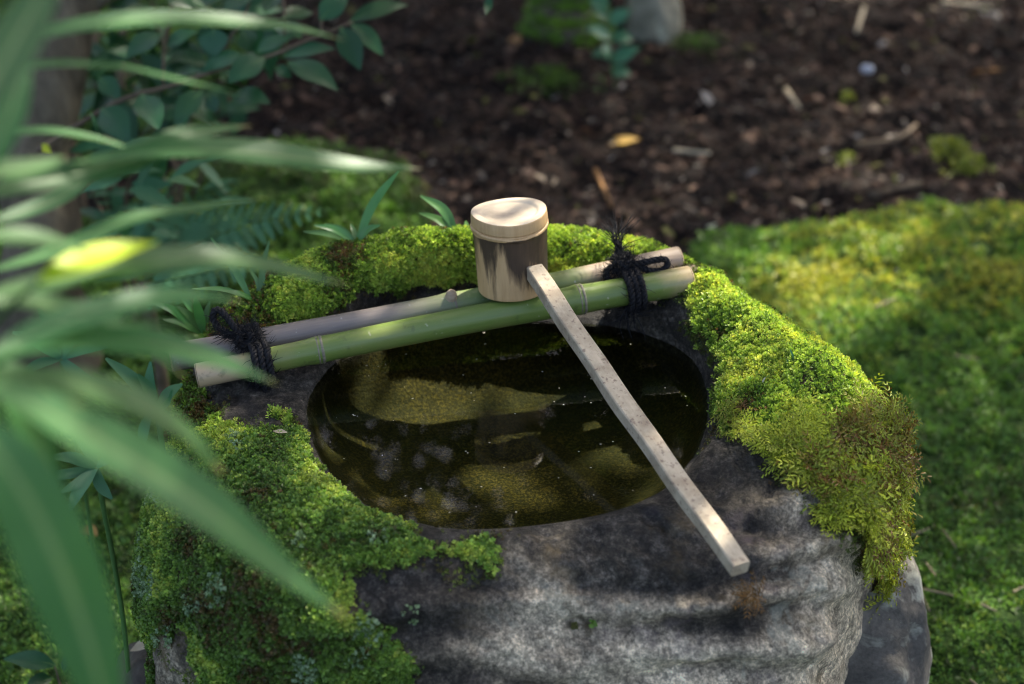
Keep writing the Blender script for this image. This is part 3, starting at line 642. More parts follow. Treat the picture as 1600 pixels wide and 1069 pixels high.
# ------------------------------------------------------------------ bamboo canes
def basis(d, up=(0, 0, 1)):
    x = nrm(d); y = nrm(np.cross(up, x)); z = np.cross(x, y); return np.stack([x, y, z], 1)
def local_frame(o, p, Bm):
    o.matrix_world = Matrix([[*Bm[0], p[0]], [*Bm[1], p[1]], [*Bm[2], p[2]], [0, 0, 0, 1]])
def lobj(name, v, f, mat, parent, smooth=True, attrs=None):
    f = np.asarray(f)
    return link(name, np_mesh(name, v, f, attrs, smooth), mat, parent)
def cane(p0, p1, r0, r1, nodes, mat, label, seed):
    L = np.linalg.norm(p1-p0); e = thing('bamboo_cane', p0, label, 'bamboo cane', 'bamboo canes laid across the basin'); local_frame(e, p0, basis(p1-p0))
    k = 40; xs = np.linspace(0, L, 150); rad = r0+(r1-r0)*xs/L
    for nx_ in nodes: rad = rad*(1+.10*np.exp(-((xs-nx_)/.007)**2)-.05*np.exp(-((xs-nx_-.004)/.0018)**2)); 
    rad = rad*(1+.012*fbm(np.c_[xs*14, 0*xs+seed, 0*xs], 2, seed))
    bend = .004*np.sin(xs/L*math.pi)*(1 if seed % 2 else -1)
    aa = np.linspace(0, 2*math.pi, k, endpoint=False)
    V = np.stack([np.repeat(xs[:, None], k, 1), bend[:, None]*.4+rad[:, None]*np.cos(aa), rad[:, None]*np.sin(aa)+bend[:, None]*.5], -1).reshape(-1, 3)
    i = np.arange(149)[:, None]*k; j = np.arange(k)[None]; F = np.stack([i+j, i+(j+1) % k, i+k+(j+1) % k, i+k+j], -1).reshape(-1, 4)
    lobj('culm', V, F, mat, e)
    for x0, sg, rr_ in ((0, 1, r0), (L, -1, r1)):        # cut ends: wall ring and hollow
        pr = [(x0-sg*.0004, rr_*1.0), (x0-sg*.0012, rr_*.96), (x0-sg*.0012, rr_*.62), (x0+sg*.03, rr_*.6), (x0+sg*.03, .0002)]
        v, f = lathe((0, 0, 0), (1, 0, 0), pr, 32); lobj('cut_end', v, f, M['b_cut'], e)
    for nx_ in nodes:
        r_ = (r0+(r1-r0)*nx_/L); bz = np.interp(nx_, xs, bend)
        pr = [(nx_-.002, r_*1.02), (nx_-.0011, r_*1.10), (nx_-.0003, r_*1.115), (nx_+.0004, r_*1.03), (nx_+.0013, r_*1.03), (nx_+.002, r_*1.12), (nx_+.0030, r_*1.115), (nx_+.0045, r_*1.0)]
        v, f = lathe((0, bz*.4, bz*.5), (1, 0, 0), pr, 40); v[:, 1:] *= 1+.02*fbm(v*400, 2, seed+3)[:, None]
        lobj('node_ring', v, f, M['b_node'], e)
    return e
FC0, FC1 = PZ(309, 587, .3525), PZ(1077, 438, .3800)
LF = np.linalg.norm(FC1-FC0)
cane(FC0, FC1, .0100, .0125, [LF*.235, LF*.765], M['b_green'], 'green bamboo cane with tan cut ends, lying nearest the water', 3)
BC0, BC1 = PZ(268, 559, .3545), PZ(1060, 406, .3800)
LB = np.linalg.norm(BC1-BC0)
cb = cane(BC0, BC1, .0114, .0118, [LB*.532], M['b_grey'], 'weathered grey brown bamboo cane behind the green cane', 4)
# broken branch stub on the grey cane's node
v, f = tube(spline([(LB*.532, -.004, .008), (LB*.532+.001, -.006, .0125), (LB*.532+.002, -.0075, .0145)], 6), [.0062, .0056, .005, .0046, .004, .0028], 12, wob=.45); lobj('branch_stub', v, f, M['b_cut'], cb)

# ------------------------------------------------------------------ ladle
def cane_at(px, P0, P1):
    lo, hi = 0., 1.
    for _ in range(40):
        m_ = (lo+hi)/2
        if proj(P0+(P1-P0)*m_)[0] < px: lo = m_
        else: hi = m_
    return P0+(P1-P0)*lo
fcP, bcP = cane_at(803, FC0, FC1), cane_at(803, BC0, BC1)
axd = nrm(FC1-FC0); perp = nrm(np.cross([0, 0, 1], axd))          # points to the back
topF = fcP+[0, 0, .0128]; topB = bcP+[0, 0, .0105]
mid = (topF+topB)/2
ladle = thing('ladle', mid, 'bamboo water ladle with long wooden handle resting upside down on the canes', 'ladle')
cz = nrm(np.array([-.055, .085, 1.0])); cup_o = PZ(802, 449, mid[2]+.001)
HC = .0690; RC = .0314
Bc = basis(np.cross([0, 1, 0], cz), cz); Bc = np.stack([nrm(np.cross([0, 1., 0], cz)), np.cross(cz, nrm(np.cross([0, 1., 0], cz))), cz], 1)
local_frame(ladle, cup_o, Bc)
prof = [(.0, RC*.84), (.0, RC*.915), (.0004, RC*.935), (.002, RC*.94), (.02, RC*.95), (.04, RC*.965), (.051, RC*.985), (.0555, RC*1.0), (.0572, RC*1.012), (.0580, RC*1.0), (.0584, RC*.975), (.0590, RC*1.0), (.0600, RC*1.012), (.064, RC*1.008), (.0678, RC*.995), (.0686, RC*.99), (HC, RC*.98)]
pr2 = [(prof[0][0]+.055, RC*.84), prof[0]]
def rs(pr, n):
    pr = np.array(pr); d = np.r_[0, np.cumsum(np.linalg.norm(np.diff(pr, axis=0), axis=1))]; t = np.linspace(0, d[-1], n); return np.c_[np.interp(t, d, pr[:, 0]), np.interp(t, d, pr[:, 1])]
v, f = lathe((0, 0, 0), (0, 0, 1), [(.055, .0005), (.055, RC*.84)]+[tuple(x) for x in rs(prof, 130)], 72)
v[:, :2] *= (1+.012*fbm(v*[30, 30, 3], 2, 5))[:, None]
v[:, 2] += -.0035*sm(.05, .06, v[:, 2])*(v[:, 0]/RC)*.0+.0012*np.sin(np.arctan2(v[:, 1], v[:, 0])*2+1)*sm(.056, .06, v[:, 2])
cup = lobj('cup', v, f, M['b_cup'], ladle)
pr = [(HC, RC*.98), (HC+.0002, RC*.93), (HC+.0001, RC*.80), (HC-.0004, RC*.77), (HC-.0018, RC*.72), (HC-.0026, RC*.5), (HC-.0030, RC*.25), (HC-.0031, .0)]
v, f = lathe((0, 0, 0), (0, 0, 1), [tuple(x) for x in rs(pr, 36)], 72); v[:, 2] += .0012*np.sin(np.arctan2(v[:, 1], v[:, 0])*2+1)*np.clip(np.hypot(v[:, 0], v[:, 1])/RC, 0, 1)**2
lobj('cup_base', v, f, M['b_grain'], cup)
v, f = lathe((0, 0, 0), (0, 0, 1), [tuple(x) for x in rs([(.0535, RC*.985), (.0550, RC*1.018), (.0568, RC*1.032), (.0579, RC*1.012), (.0581, RC*.97)], 14)], 72)
v[:, 2] += .0016*np.sin(np.arctan2(v[:, 1], v[:, 0])*2+1)+.0007*fbm(v*120, 2, 8); v[:, :2] *= (1+.012*fbm(v*160, 2, 6))[:, None]
lobj('node_ridge', v, f, M['b_cup'], cup)
# handle: square stick from the cup wall down to the front of the stone
hs = cup_o+cz*.0275+nrm(np.array([.62, -.78, 0]))*.0295; he = PZ(1158, 889, H0+.022)
hd = nrm(he-hs); hl = np.linalg.norm(he-hs); Bh = basis(hd)
hv = []; hx = np.linspace(0, 1, 60)
for t in hx:
    w = .0068+.0006*math.sin(t*3+.5)+.0002*math.sin(t*17); h_ = .0058-.0003*t; bow = -.004*math.sin(t*math.pi)
    b2 = .0009
    ring = [(-w+b2, h_), (w-b2, h_), (w, h_-b2), (w, -h_+b2), (w-b2, -h_), (-w+b2, -h_), (-w, -h_+b2), (-w, h_-b2)]
    hv += [[t*hl, y+.0004*math.sin(t*23), z+bow] for y, z in ring]
hv = np.array(hv); n8 = len(hx)
i = np.arange(n8-1)[:, None]*8; j = np.arange(8)[None]; hf = np.stack([i+j, i+8+j, i+8+(j+1) % 8, i+(j+1) % 8], -1).reshape(-1, 4)
e0 = np.array([[0, 1, 2, 3], [0, 3, 4, 7], [4, 5, 6, 7]]); hf = np.concatenate([hf, e0, e0[:, ::-1]+(n8-1)*8])
inv = Bc.T; hw = hs+hv@Bh.T; hloc = (hw-cup_o)@Bc
ho = bpy.data.objects.new('handle', np_mesh('handle', hv, hf, None, False)); ho.data.materials.append(M['wood']); COL.objects.link(ho); ho.parent = ladle
Rl = Bc.T@Bh; pl = (hs-cup_o)@Bc
ho.matrix_local = Matrix([[*Rl[0], pl[0]], [*Rl[1], pl[1]], [*Rl[2], pl[2]], [0, 0, 0, 1]])

# ------------------------------------------------------------------ black palm rope ties
def rope(mb, path, r=.0016, pitch=.012, n=None, taper=None):
    L = np.linalg.norm(np.diff(np.asarray(path), axis=0), axis=1).sum(); n = n or int(L/.0016)+8; p = spline(path, n); t, u, w = frames(p)
    s = np.linspace(0, L, n); rr_ = np.full(n, r)
    for ph in (0, 2.094, 4.189):
        a = 2*math.pi*s/pitch+ph; mb.add(*tube(p+(u*np.cos(a)[:, None]+w*np.sin(a)[:, None])*r*.95, rr_*.98, 7))
    return p
def fuzz(mb, p, n, ln, seed, rad=.00022, spread=1., up=0.):
    r = np.random.default_rng(seed)
    for _ in range(n):
        b = p[r.integers(0, len(p))]; d = nrm(r.normal(size=3)+[0, 0, up]); l = ln*r.uniform(.4, 1.2); c = r.normal(size=3)*.35
        mb.add(*tube(spline([b, b+d*l*.5+c*l*.15, b+nrm(d+c)*l*spread], 5), [rad, rad, rad*.8, rad*.6, rad*.3], 4, False))
def rope_tie(px, label, loops, tuft, knot_off, seed, wrap_dx=(0, .0052, .0104)):
    F = cane_at(px, FC0, FC1); Bk = cane_at(px, BC0, BC1)
    e = thing('rope_tie', F, label, 'rope', 'rope ties on the bamboo canes'); rF, rB = .0152, .0128
    sep = Bk-F; yv = nrm(sep-axd*(sep@axd)); zv = np.cross(axd, yv)
    mb = MB(); ps = []
    for q, dx in enumerate(wrap_dx):
        pts = []
        for a in np.linspace(-math.pi/2, math.pi/2, 7): pts.append(Bk+yv*math.cos(a)*rB+zv*math.sin(a)*rB+axd*(dx-.004))
        for a in np.linspace(math.pi/2, 3*math.pi/2, 9): pts.append(F+yv*math.cos(a)*rF+zv*math.sin(a)*rF+axd*(dx+.004))
        pts.append(pts[0]); ps.append(rope(mb, pts, .0017))
    fuzz(mb, np.concatenate(ps), 420, .013, seed, .0003); mbobj(mb, 'wrap', M['rope'], e)
    K0 = (F+Bk)/2+zv*.0165+axd*knot_off
    mb = MB(); r = np.random.default_rng(seed); kp = []
    for q in range(4):
        d1 = nrm(r.normal(size=3)); d2 = nrm(np.cross(d1, r.normal(size=3))); rad = .0062
        pts = [K0+(d1*math.cos(a)+d2*math.sin(a))*rad*[1, 1, .8]+axd*.001*q for a in np.linspace(0, 5.6, 9)]; kp.append(rope(mb, pts, .0019))
    fuzz(mb, np.concatenate(kp), 460, .014, seed+1, .0003); mbobj(mb, 'knot', M['rope'], e)
    for lp in loops:
        mb = MB(); pts = [K0+RGT*a*.001+UPV*b*.001+FWD*c*.001 for a, b, c in lp]; p = rope(mb, pts, .0016); fuzz(mb, p, 220, .008, seed+5, .0003); mbobj(mb, 'loop', M['rope'], e)
    mb = MB(); dirs, ln, nfib = tuft
    r = np.random.default_rng(seed+9)
    for _ in range(nfib):
        d = nrm(RGT*dirs[0]+UPV*dirs[1]+FWD*dirs[2]); sp_ = r.normal(size=3)*.22; l = ln*r.uniform(.55, 1.1)
        b = K0+r.normal(size=3)*.0016+d*.003; st = b+d*l*.45+sp_*l*.12
        mb.add(*tube(spline([b, st, b+nrm(d+sp_*1.5)*l], 8), np.linspace(.0006, .00018, 8)*r.uniform(.7, 1.3), 5, False))
        if r.random() < .6:
            q = st; d3 = nrm(d+r.normal(size=3)*.5); mb.add(*tube(spline([q, q+d3*l*.25, q+nrm(d3+r.normal(size=3)*.3)*l*.5], 5), np.linspace(.00035, .0001, 5), 4, False))
    mbobj(mb, 'frayed_end', M['rope'], e)
    mb = MB(); b0 = F-zv*.010-yv*.008+axd*.004     # loose end under the cane
    for _ in range(26):
        d = nrm(-zv*1.+r.normal(size=3)*.4-yv*.25); l = .02*r.uniform(.5, 1.2); b = b0+r.normal(size=3)*.003; mb.add(*tube(spline([b, b+d*l*.5, b+nrm(d+r.normal(size=3)*.5)*l], 6), np.linspace(.0006, .0002, 6), 4, False))
    mbobj(mb, 'loose_end', M['rope'], e); return e
rope_tie(972, 'black palm rope tied round both canes with upright frayed tuft, right of the ladle cup',
         [[(2, 1, -2), (14, 1, -3), (28, 4, -3), (37, 5, -1), (40, 1, 1), (36, -4, 1), (26, -5, -1), (16, -2, -2), (4, -1, -2)], [(-3, 0, 0), (-11, -4, -2), (-12, -11, -2), (-4, -14, -5), (3, -8, -6)]],
         ((-.12, 1., .1), .040, 46), -.001, 5)
rope_tie(392, 'black palm rope tied round both canes with upright loop, at their left end',
         [[(-1, 1, -2), (-8, 10, -3), (-16, 20, -2), (-22, 23, 0), (-25, 18, 1), (-22, 10, 1), (-12, 4, 0), (-3, 0, -1)]],
         ((-1., .25, -.1), .022, 26), -.003, 12)

# ------------------------------------------------------------------ rocks
def rock(name, c, rad, mat, label, seed, flat_=.0, amp=.18, rows=46, cols=72):
    th = np.linspace(0, math.pi, rows)[:, None]; ph = np.linspace(0, 2*math.pi, cols, endpoint=False)[None]
    d = np.stack([np.sin(th)*np.cos(ph), np.sin(th)*np.sin(ph), np.cos(th)+0*ph], -1).reshape(-1, 3)
    q = np.sign(d)*np.abs(d)**(.72); q = q/np.maximum(np.linalg.norm(q, axis=1, keepdims=True)**.6, .4)
    v = q*(1+amp*fbm(d*1.6, 3, seed)+.05*fbm(d*6, 3, seed+2))[:, None]*np.array(rad)+np.array(c)
    i = np.arange(rows-1)[:, None]*cols; j = np.arange(cols)[None]; f = np.stack([i+j, i+cols+j, i+cols+(j+1) % cols, i+(j+1) % cols], -1).reshape(-1, 4)
    return topobj(name, v, f, mat, label, 'rock')
rc = PZ(1352, 1020, .10); rock('boulder', (rc[0]-.002, rc[1]+.03, .055), (.062, .085, .125), M['rock'], 'dark grey rock with white lichen patches leaning against the basin at lower right', 3)
rc = PZ(255, 1075, .06); rock('small_rock', (rc[0], rc[1], .04), (.055, .05, .055), M['brown_rock'], 'small brown rock at the foot of the basin, lower left', 8)
rc = PZ(1022, 25, .05); rock('pale_rock', (rc[0], rc[1]+.03, .03), (.055, .05, .085), M['pale_rock'], 'pale lichen covered rock behind the seedling at top', 15)

# mossy stump at the top
sc_ = PZ(885, 75, .0); mb = MB()
v, f = tube(spline([sc_+[0, .05, -.05], sc_+[.005, .05, .08], sc_+[.0, .06, .30]], 14), np.r_[np.linspace(.085, .062, 7), np.linspace(.06, .055, 7)], 40, wob=.25, seed=4)
stump = thing('mossy_stump', sc_+[0, .05, 0], 'moss covered tree stump in the soil at the top of the view', 'stump')
obj('trunk', v, quads_to_tris(f), M['bark'], stump)
n_ = 3000; kk = rng.integers(0, 12*40, n_); vv = v[kk]+rng.normal(size=(n_, 3))*.006; cx = np.array([sc_[0], sc_[1]+.05, 0]); nv = nrm((vv-cx)*[1, 1, 0]+[0, 0, .05])
v, f, c = scatter(GRD, vv, nrm(nv+[0, 0, .7]+.3*rng.normal(size=nv.shape)), .014*rng.uniform(.7, 1.3, n_), palette(.5+.5*fbm(vv*14, 3, 3), [(.08, .15, .02), (.15, .29, .03), (.26, .40, .04)]))
o = obj('stump_moss', v, f, M['moss'], stump, {'col': c}, smooth=False); o['kind'] = 'stuff'

# ------------------------------------------------------------------ ground moss carpet
def in_view(P, m=40):
    q = proj(P); return (q[:, 0] > -m) & (q[:, 0] < 1600+m) & (q[:, 1] > -m) & (q[:, 1] < 1069+m)
n0 = 300000; gx_ = rng.uniform(-1.1, 1.25, n0); gy_ = rng.uniform(-.6, 1.9, n0)
mm = gmoss(gx_, gy_); zz = gheight(gx_, gy_, mm); P = np.c_[gx_, gy_, zz]; dep = proj(P)[:, 2]
keep = (mm > .35) & in_view(P) & (rng.random(n0) < np.clip((1.5/dep)**2, .25, 1)*.72)
hole = fbm(P*[22, 22, 0], 3, 19); keep &= (hole > -.42)
P = P[keep]; dep = dep[keep]; n_ = len(P)
Pj = proj(P); sunny = sm(1000, 1250, Pj[:, 0])*(1-sm(420, 640, Pj[:, 1]))  # sunlit band painted into the moss colour: yellower and lighter at far right
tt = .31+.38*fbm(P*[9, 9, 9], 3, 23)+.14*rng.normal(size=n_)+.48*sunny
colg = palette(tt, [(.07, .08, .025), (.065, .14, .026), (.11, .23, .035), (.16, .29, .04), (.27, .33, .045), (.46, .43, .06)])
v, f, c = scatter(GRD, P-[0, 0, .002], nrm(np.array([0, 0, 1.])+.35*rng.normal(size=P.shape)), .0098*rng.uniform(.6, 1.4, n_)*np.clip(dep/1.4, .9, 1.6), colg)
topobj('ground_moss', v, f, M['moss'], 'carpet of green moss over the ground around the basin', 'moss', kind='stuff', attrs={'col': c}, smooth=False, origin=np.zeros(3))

# soil litter: chips, bark crumbs and needles nobody could count
n0 = 36000; gx_ = rng.uniform(-1.0, 1.25, n0); gy_ = rng.uniform(.15, 1.95, n0); mm = gmoss(gx_, gy_); P = np.c_[gx_, gy_, gheight(gx_, gy_, mm)]
P = P[(mm < .4) & in_view(P)]; mb = MB(); LC = np.array([(.05, .03, .022), (.022, .016, .014), (.085, .05, .034), (.13, .08, .055), (.20, .16, .12), (.03, .025, .02), (.10, .10, .025), (.33, .29, .25)])
LPR = np.array([.30, .27, .20, .10, .045, .05, .025, .01])
for p in P:
    L = rng.uniform(.004, .018)*(1.3 if rng.random() < .15 else 1); w = L*rng.uniform(.12, .7); a = rng.uniform(0, 6.28); d = np.array([math.cos(a), math.sin(a), rng.normal()*.25]); s = nrm(np.cross(d, [rng.normal()*.4, rng.normal()*.4, 1]))
    u = np.cross(s, d)*.0015; k = rng.choice(8, p=LPR); b = p+[0, 0, .004]; c = LC[k]*rng.uniform(.7, 1.3)
    mb.add([b-d*L/2, b+s*w/2-d*L*.1+u, b+d*L/2+s*w*.1, b+d*L*.15-s*w/2+u*2], [[0, 1, 2, 3]], c)
kq = rng.choice(len(P), 1100, replace=False)
for p in P[kq]:
    L = rng.uniform(.012, .034); w = L*rng.uniform(.15, .6); a = rng.uniform(0, 6.28); d = np.array([math.cos(a), math.sin(a), rng.normal()*.35]); s_ = nrm(np.cross(d, [rng.normal()*.6, rng.normal()*.6, 1]))
    u = np.cross(s_, d)*L*.08; k = rng.choice(8, p=[.20, .16, .30, .18, .06, .03, .05, .02]); b = p+[0, 0, .007]; c = LC[k]*rng.uniform(.8, 1.3)
    mb.add([b-d*L/2, b-d*L*.2-s_*w*.4+u, b+d*L*.15-s_*w/2+u*2, b+d*L/2+s_*w*.1, b+d*L*.1+s_*w*.5+u, b-d*L*.3+s_*w*.4], [[0, 1, 2, 5], [5, 2, 4, 4], [2, 3, 4, 4]], c)
mbobj(mb, 'soil_litter', M['litter'], col=True, smooth=False, top=dict(label='crumbs of bark, needles and leaf bits strewn over the dark soil', cat='litter', kind='stuff', origin=np.zeros(3)))

# single twigs, straws and fallen leaves one can pick out
def stick(name, a, b, r, mat, label, cat, group=None, z=.008, bow=.0):
    pa = PZ(*a, 0); pb = PZ(*b, 0)
    for _ in range(4):
        pa = PZ(*a, float(gheight(np.array([pa[0]]), np.array([pa[1]]))[0])+z); pb = PZ(*b, float(gheight(np.array([pb[0]]), np.array([pb[1]]))[0])+z)
    m_ = (pa+pb)/2+np.cross(nrm(pb-pa), [0, 0, 1])*bow
    v, f = tube(spline([pa, m_, pb], 12), np.linspace(r, r*.75, 12), 8, wob=.15); return topobj(name, v, quads_to_tris(f), mat, label, cat, group)
def fallen(name, c, ang, L, W, mat, label, cat='fallen leaf', group=None, zoff=None, tilt=.15):
    z = 0.
    if zoff is None:
        for _ in range(4): p = PZ(*c, z); z = float(gheight(np.array([p[0]]), np.array([p[1]]))[0])+.008
    else: p = PZ(*c, zoff)
    p = PZ(*c, z if zoff is None else zoff); d = np.array([math.cos(ang), math.sin(ang), tilt]); curl = np.array([0, 0, L*.12])
    e = thing(name, p, label, cat, group); v, f = blade([p-d*L/2, p-d*L*.1+curl*.3, p+d*L*.25+curl*.2, p+d*L/2], [.0005, W, W*.85, .0006], (0, 0, 1), 12, .2); obj('blade', v, quads_to_tris(f), mat, e)
    v, f = tube(spline([p-d*L/2, p-d*L*.7+curl*.3], 4), .0007, 6); obj('stalk', v, quads_to_tris(f), M['twig'], e); return e
stick('twig', (1357, 305), (1440, 286), .0055, M['twig'], 'straight pale brown twig lying on soil above the moss', 'twig')
stick('twig', (1338, 226), (1432, 195), .004, M['twig'], 'curved reddish brown twig at the right of the soil', 'twig', bow=.02)
stick('twig', (1228, 140), (1248, 168), .0045, M['straw'], 'short forked pale twig on soil, right of the top middle', 'twig')
stick('twig', (1350, 12), (1338, 50), .0045, M['straw'], 'whitish twig standing near the top right edge', 'twig')
stick('twig', (930, 265), (955, 322), .004, M['dead_leaf'], 'thin brown twig behind the ladle cup, pointing upward', 'twig')
stick('twig', (1052, 235), (1110, 240), .004, M['straw'], 'pale bent twig on the soil above the right rope', 'twig')
stick('twig', (1470, 3), (1548, 12), .005, M['straw'], 'tan twig along the top edge at right', 'twig')
fallen('fallen_leaf', (975, 222), .1, .055, .032, M['yellow_leaf'], 'broad yellow brown fallen leaf on dark soil behind the ladle')
fallen('fallen_leaf', (1118, 356), -.5, .034, .018, M['pale_leaf'], 'pale green fallen leaf at the soil edge above the right cane end')
fallen('fallen_leaf', (1545, 112), -.1, .08, .017, M['dead_leaf'], 'narrow orange tan fallen leaf near the right edge')
fallen('fallen_leaf', (805, 65), 1.4, .06, .024, M['dead_leaf'], 'upright reddish brown leaf beside the mossy stump')
fallen('fallen_leaf', (137, 832), -.6, .03, .018, M['dead_leaf'], 'orange brown dead leaf in the shade left of the basin')
fallen('fallen_leaf', (228, 1008), .4, .028, .012, M['straw'], 'small tan dead leaf on the brown rock at lower left', zoff=.11)
rock('pebble', PZ(1355, 108, .012), (.012, .010, .008), M['pebble'], 'small bluish white pebble on the soil at right', 22, rows=14, cols=20)
for a, b, lb in [((1422, 837), (1452, 826), 'pale straw highest beside the basin on the right moss'), ((1473, 828), (1494, 856), 'slanting straw on the right moss, level with the moss tip'), ((1447, 880), (1462, 900), 'short straw on the right moss above the horizontal one'),
                 ((1440, 920), (1490, 931), 'longest pale straw lying flat on the right moss'), ((1440, 928), (1452, 955), 'upright thin straw just below the longest straw'), ((1532, 944), (1558, 956), 'faint thin straw on the moss further right'), ((1583, 925), (1603, 915), 'broad tan straw cut by the right edge'),
                 ((1515, 1062), (1532, 1075), 'straw at the bottom edge on the right moss'), ((1490, 555), (1530, 562), 'brown straw in the middle of the right moss'), ((1365, 480), (1400, 466), 'thin brown straw on the sunny moss behind the basin')]:
    stick('straw', a, b, .0014, M['old_straw'], lb, 'straw', 'straws on the right moss', z=.011)
# bits on the stone
def on_stone(px, py):
    d = (PJ[:, 0]-px)**2+(PJ[:, 1]-py)**2; ff = (NN*(CAM-flat)).sum(1) > 0; k = np.argmin(np.where(ff, d, 1e18)); return flat[k], NN[k]
for (c, a, L, W, lb) in [((910, 828), .5, .0085, .003, 'tiny tan leaf scale on the front rim of the basin'), ((440, 682), -.3, .012, .005, 'small pale curled leaf scale on the left rim'), ((1208, 602), 1.2, .007, .004, 'white petal speck in the bright moss on the right')]:
    p, n_ = on_stone(*c); p = p+n_*(.004 if c[0] < 1000 else .008); d = np.array([math.cos(a), math.sin(a), .1]); v, f = blade([p-d*L/2, p, p+d*L/2], [.0006, W, .0006], n_, 8, .25)
    topobj('leaf_scale', v, quads_to_tris(f), M['straw'] if c[0] < 1000 else M['pale_leaf'], lb, 'leaf scale')

# ------------------------------------------------------------------ small plants on and beside the stone
def strap_plant(name, base, dep, leaves, label, cat, mat='strap', group=None, root=False):
    """leaves: (tip px, tip depth offset, width mm, sideways bow px, base shift px)"""
    b = PD(*base, dep); e = thing(name, b, label, cat, group)
    if root:
        g0 = b+[-.02, .01, 0]; g0[2] = -.02; v, f = tube(spline([g0, (g0+b)/2+[.006, 0, 0], b], 12), .0022, 8); obj('stem', v, quads_to_tris(f), M['stem'], e)
    for (tx, ty, dd, w, bow, bs) in leaves:
        p0 = PD(base[0]+bs, base[1], dep); p2 = PD(tx, ty, dep+dd); mx, my = (base[0]+bs+tx)/2, (base[1]+ty)/2
        dx, dy = tx-base[0], ty-base[1]; l = math.hypot(dx, dy)+1e-6
        p1 = PD(mx-dy/l*bow, my+dx/l*bow, dep+dd*.45)
        v, f = blade([p0, p1, p2], [w*.0004, w*.001, w*.0009, w*.0002], nrm(-FWD+UPV*.5+RGT*.2*math.sin(tx)), 16, .22, wave=.03, seed=tx)
        obj('leaf', v, quads_to_tris(f), M[mat], e)
    return e
def dep_of(px, py): p, n = on_stone(px, py); return proj(p)[2]
d_ = dep_of(556, 376)
strap_plant('strap_fern', (556, 378), d_, [(623, 267, .01, 8, -8, 2), (491, 352, -.01, 7, 6, -3), (507, 350, .0, 6, 5, -1), (474, 362, .02, 6, 4, -4), (594, 352, -.01, 7, -6, 3), (548, 350, .01, 5, 2, 0)], 'small fern with one tall strap leaf on the back of the mossy rim', 'fern')
d_ = dep_of(705, 362)
strap_plant('strap_fern', (712, 362), d_, [(657, 306, .0, 9, 10, 0), (655, 333, .01, 7, 6, -8), (690, 340, .0, 5, 2, -6), (668, 333, .02, 5, 4, -2)], 'small fern with drooping green leaves just left of the ladle cup', 'fern')
strap_plant('strap_fern', (735, 372), d_, [(728, 345, .02, 6, -2, 0), (742, 350, .02, 5, 2, 0)], 'tiny leaf sprout hidden behind the ladle cup', 'sprout')
d_ = dep_of(400, 470)
strap_plant('grass_tuft', (405, 470), d_, [(421, 376, .0, 5.5, -6, 6), (330, 372, -.01, 6, 4, -12), (390, 420, .0, 4, 6, 0), (345, 455, -.03, 5, 4, -6), (300, 452, -.04, 5, 8, -6), (430, 440, .01, 4, -3, 3)], 'thin green grass tuft with pale tip at the left of the back moss', 'grass tuft')
strap_plant('grass_tuft', (318, 520), dep_of(330, 515), [(275, 478, -.02, 7, 4, 0), (296, 468, -.01, 6, 2, 0), (280, 460, .0, 6, 6, -4), (255, 500, -.03, 7, 4, -6), (304, 462, -.02, 8, 0, 0), (232, 470, -.04, 8, 8, -8), (328, 470, .0, 5, -3, 3)], 'striped pale green grass tuft beside the left rope loop', 'grass tuft')
strap_plant('leafy_shoot', (245, 640), 1.08, [(165, 560, -.03, 11, 6, 0), (235, 565, .0, 8, -6, 0), (215, 585, -.02, 9, 5, -3), (285, 600, .01, 9, -6, 4), (270, 610, -.03, 9, 6, 4), (195, 640, -.03, 10, 6, -8), (225, 700, -.05, 9, 5, -8), (180, 610, -.02, 10, -4, -6)], 'dark striped leafy shoot left of the tan cane end', 'plant', 'fern', root=True)
strap_plant('leafy_shoot', (150, 730), 1.10, [(75, 715, -.03, 10, 6, 0), (60, 745, -.02, 9, -4, 0), (108, 800, -.04, 10, 4, 0), (175, 780, .0, 9, 6, 0), (210, 700, .0, 9, -4, 0), (120, 680, .0, 9, 4, 0), (95, 770, -.03, 9, -5, 0)], 'dark leafy shoot low in the shade left of the basin', 'plant', 'fern', root=True)
strap_plant('leafy_shoot', (95, 560), 1.25, [(20, 520, -.03, 12, 6, 0), (60, 480, 0, 11, 5, 0), (140, 500, 0, 11, -5, 0), (170, 540, .0, 10, -4, 0), (30, 590, -.02, 11, 5, 0), (150, 600, .0, 10, 5, 0)], 'dark leafy shoot behind the foreground leaves at left', 'plant', 'fern', root=True)
strap_plant('grass_sprout', (1240, 570), dep_of(1240, 572), [(1234, 545, -.003, 2.0, 2, 0), (1228, 560, -.003, 1.5, -2, 0)], 'single short grass blade growing in the bright moss on the right rim', 'grass', 'fern')
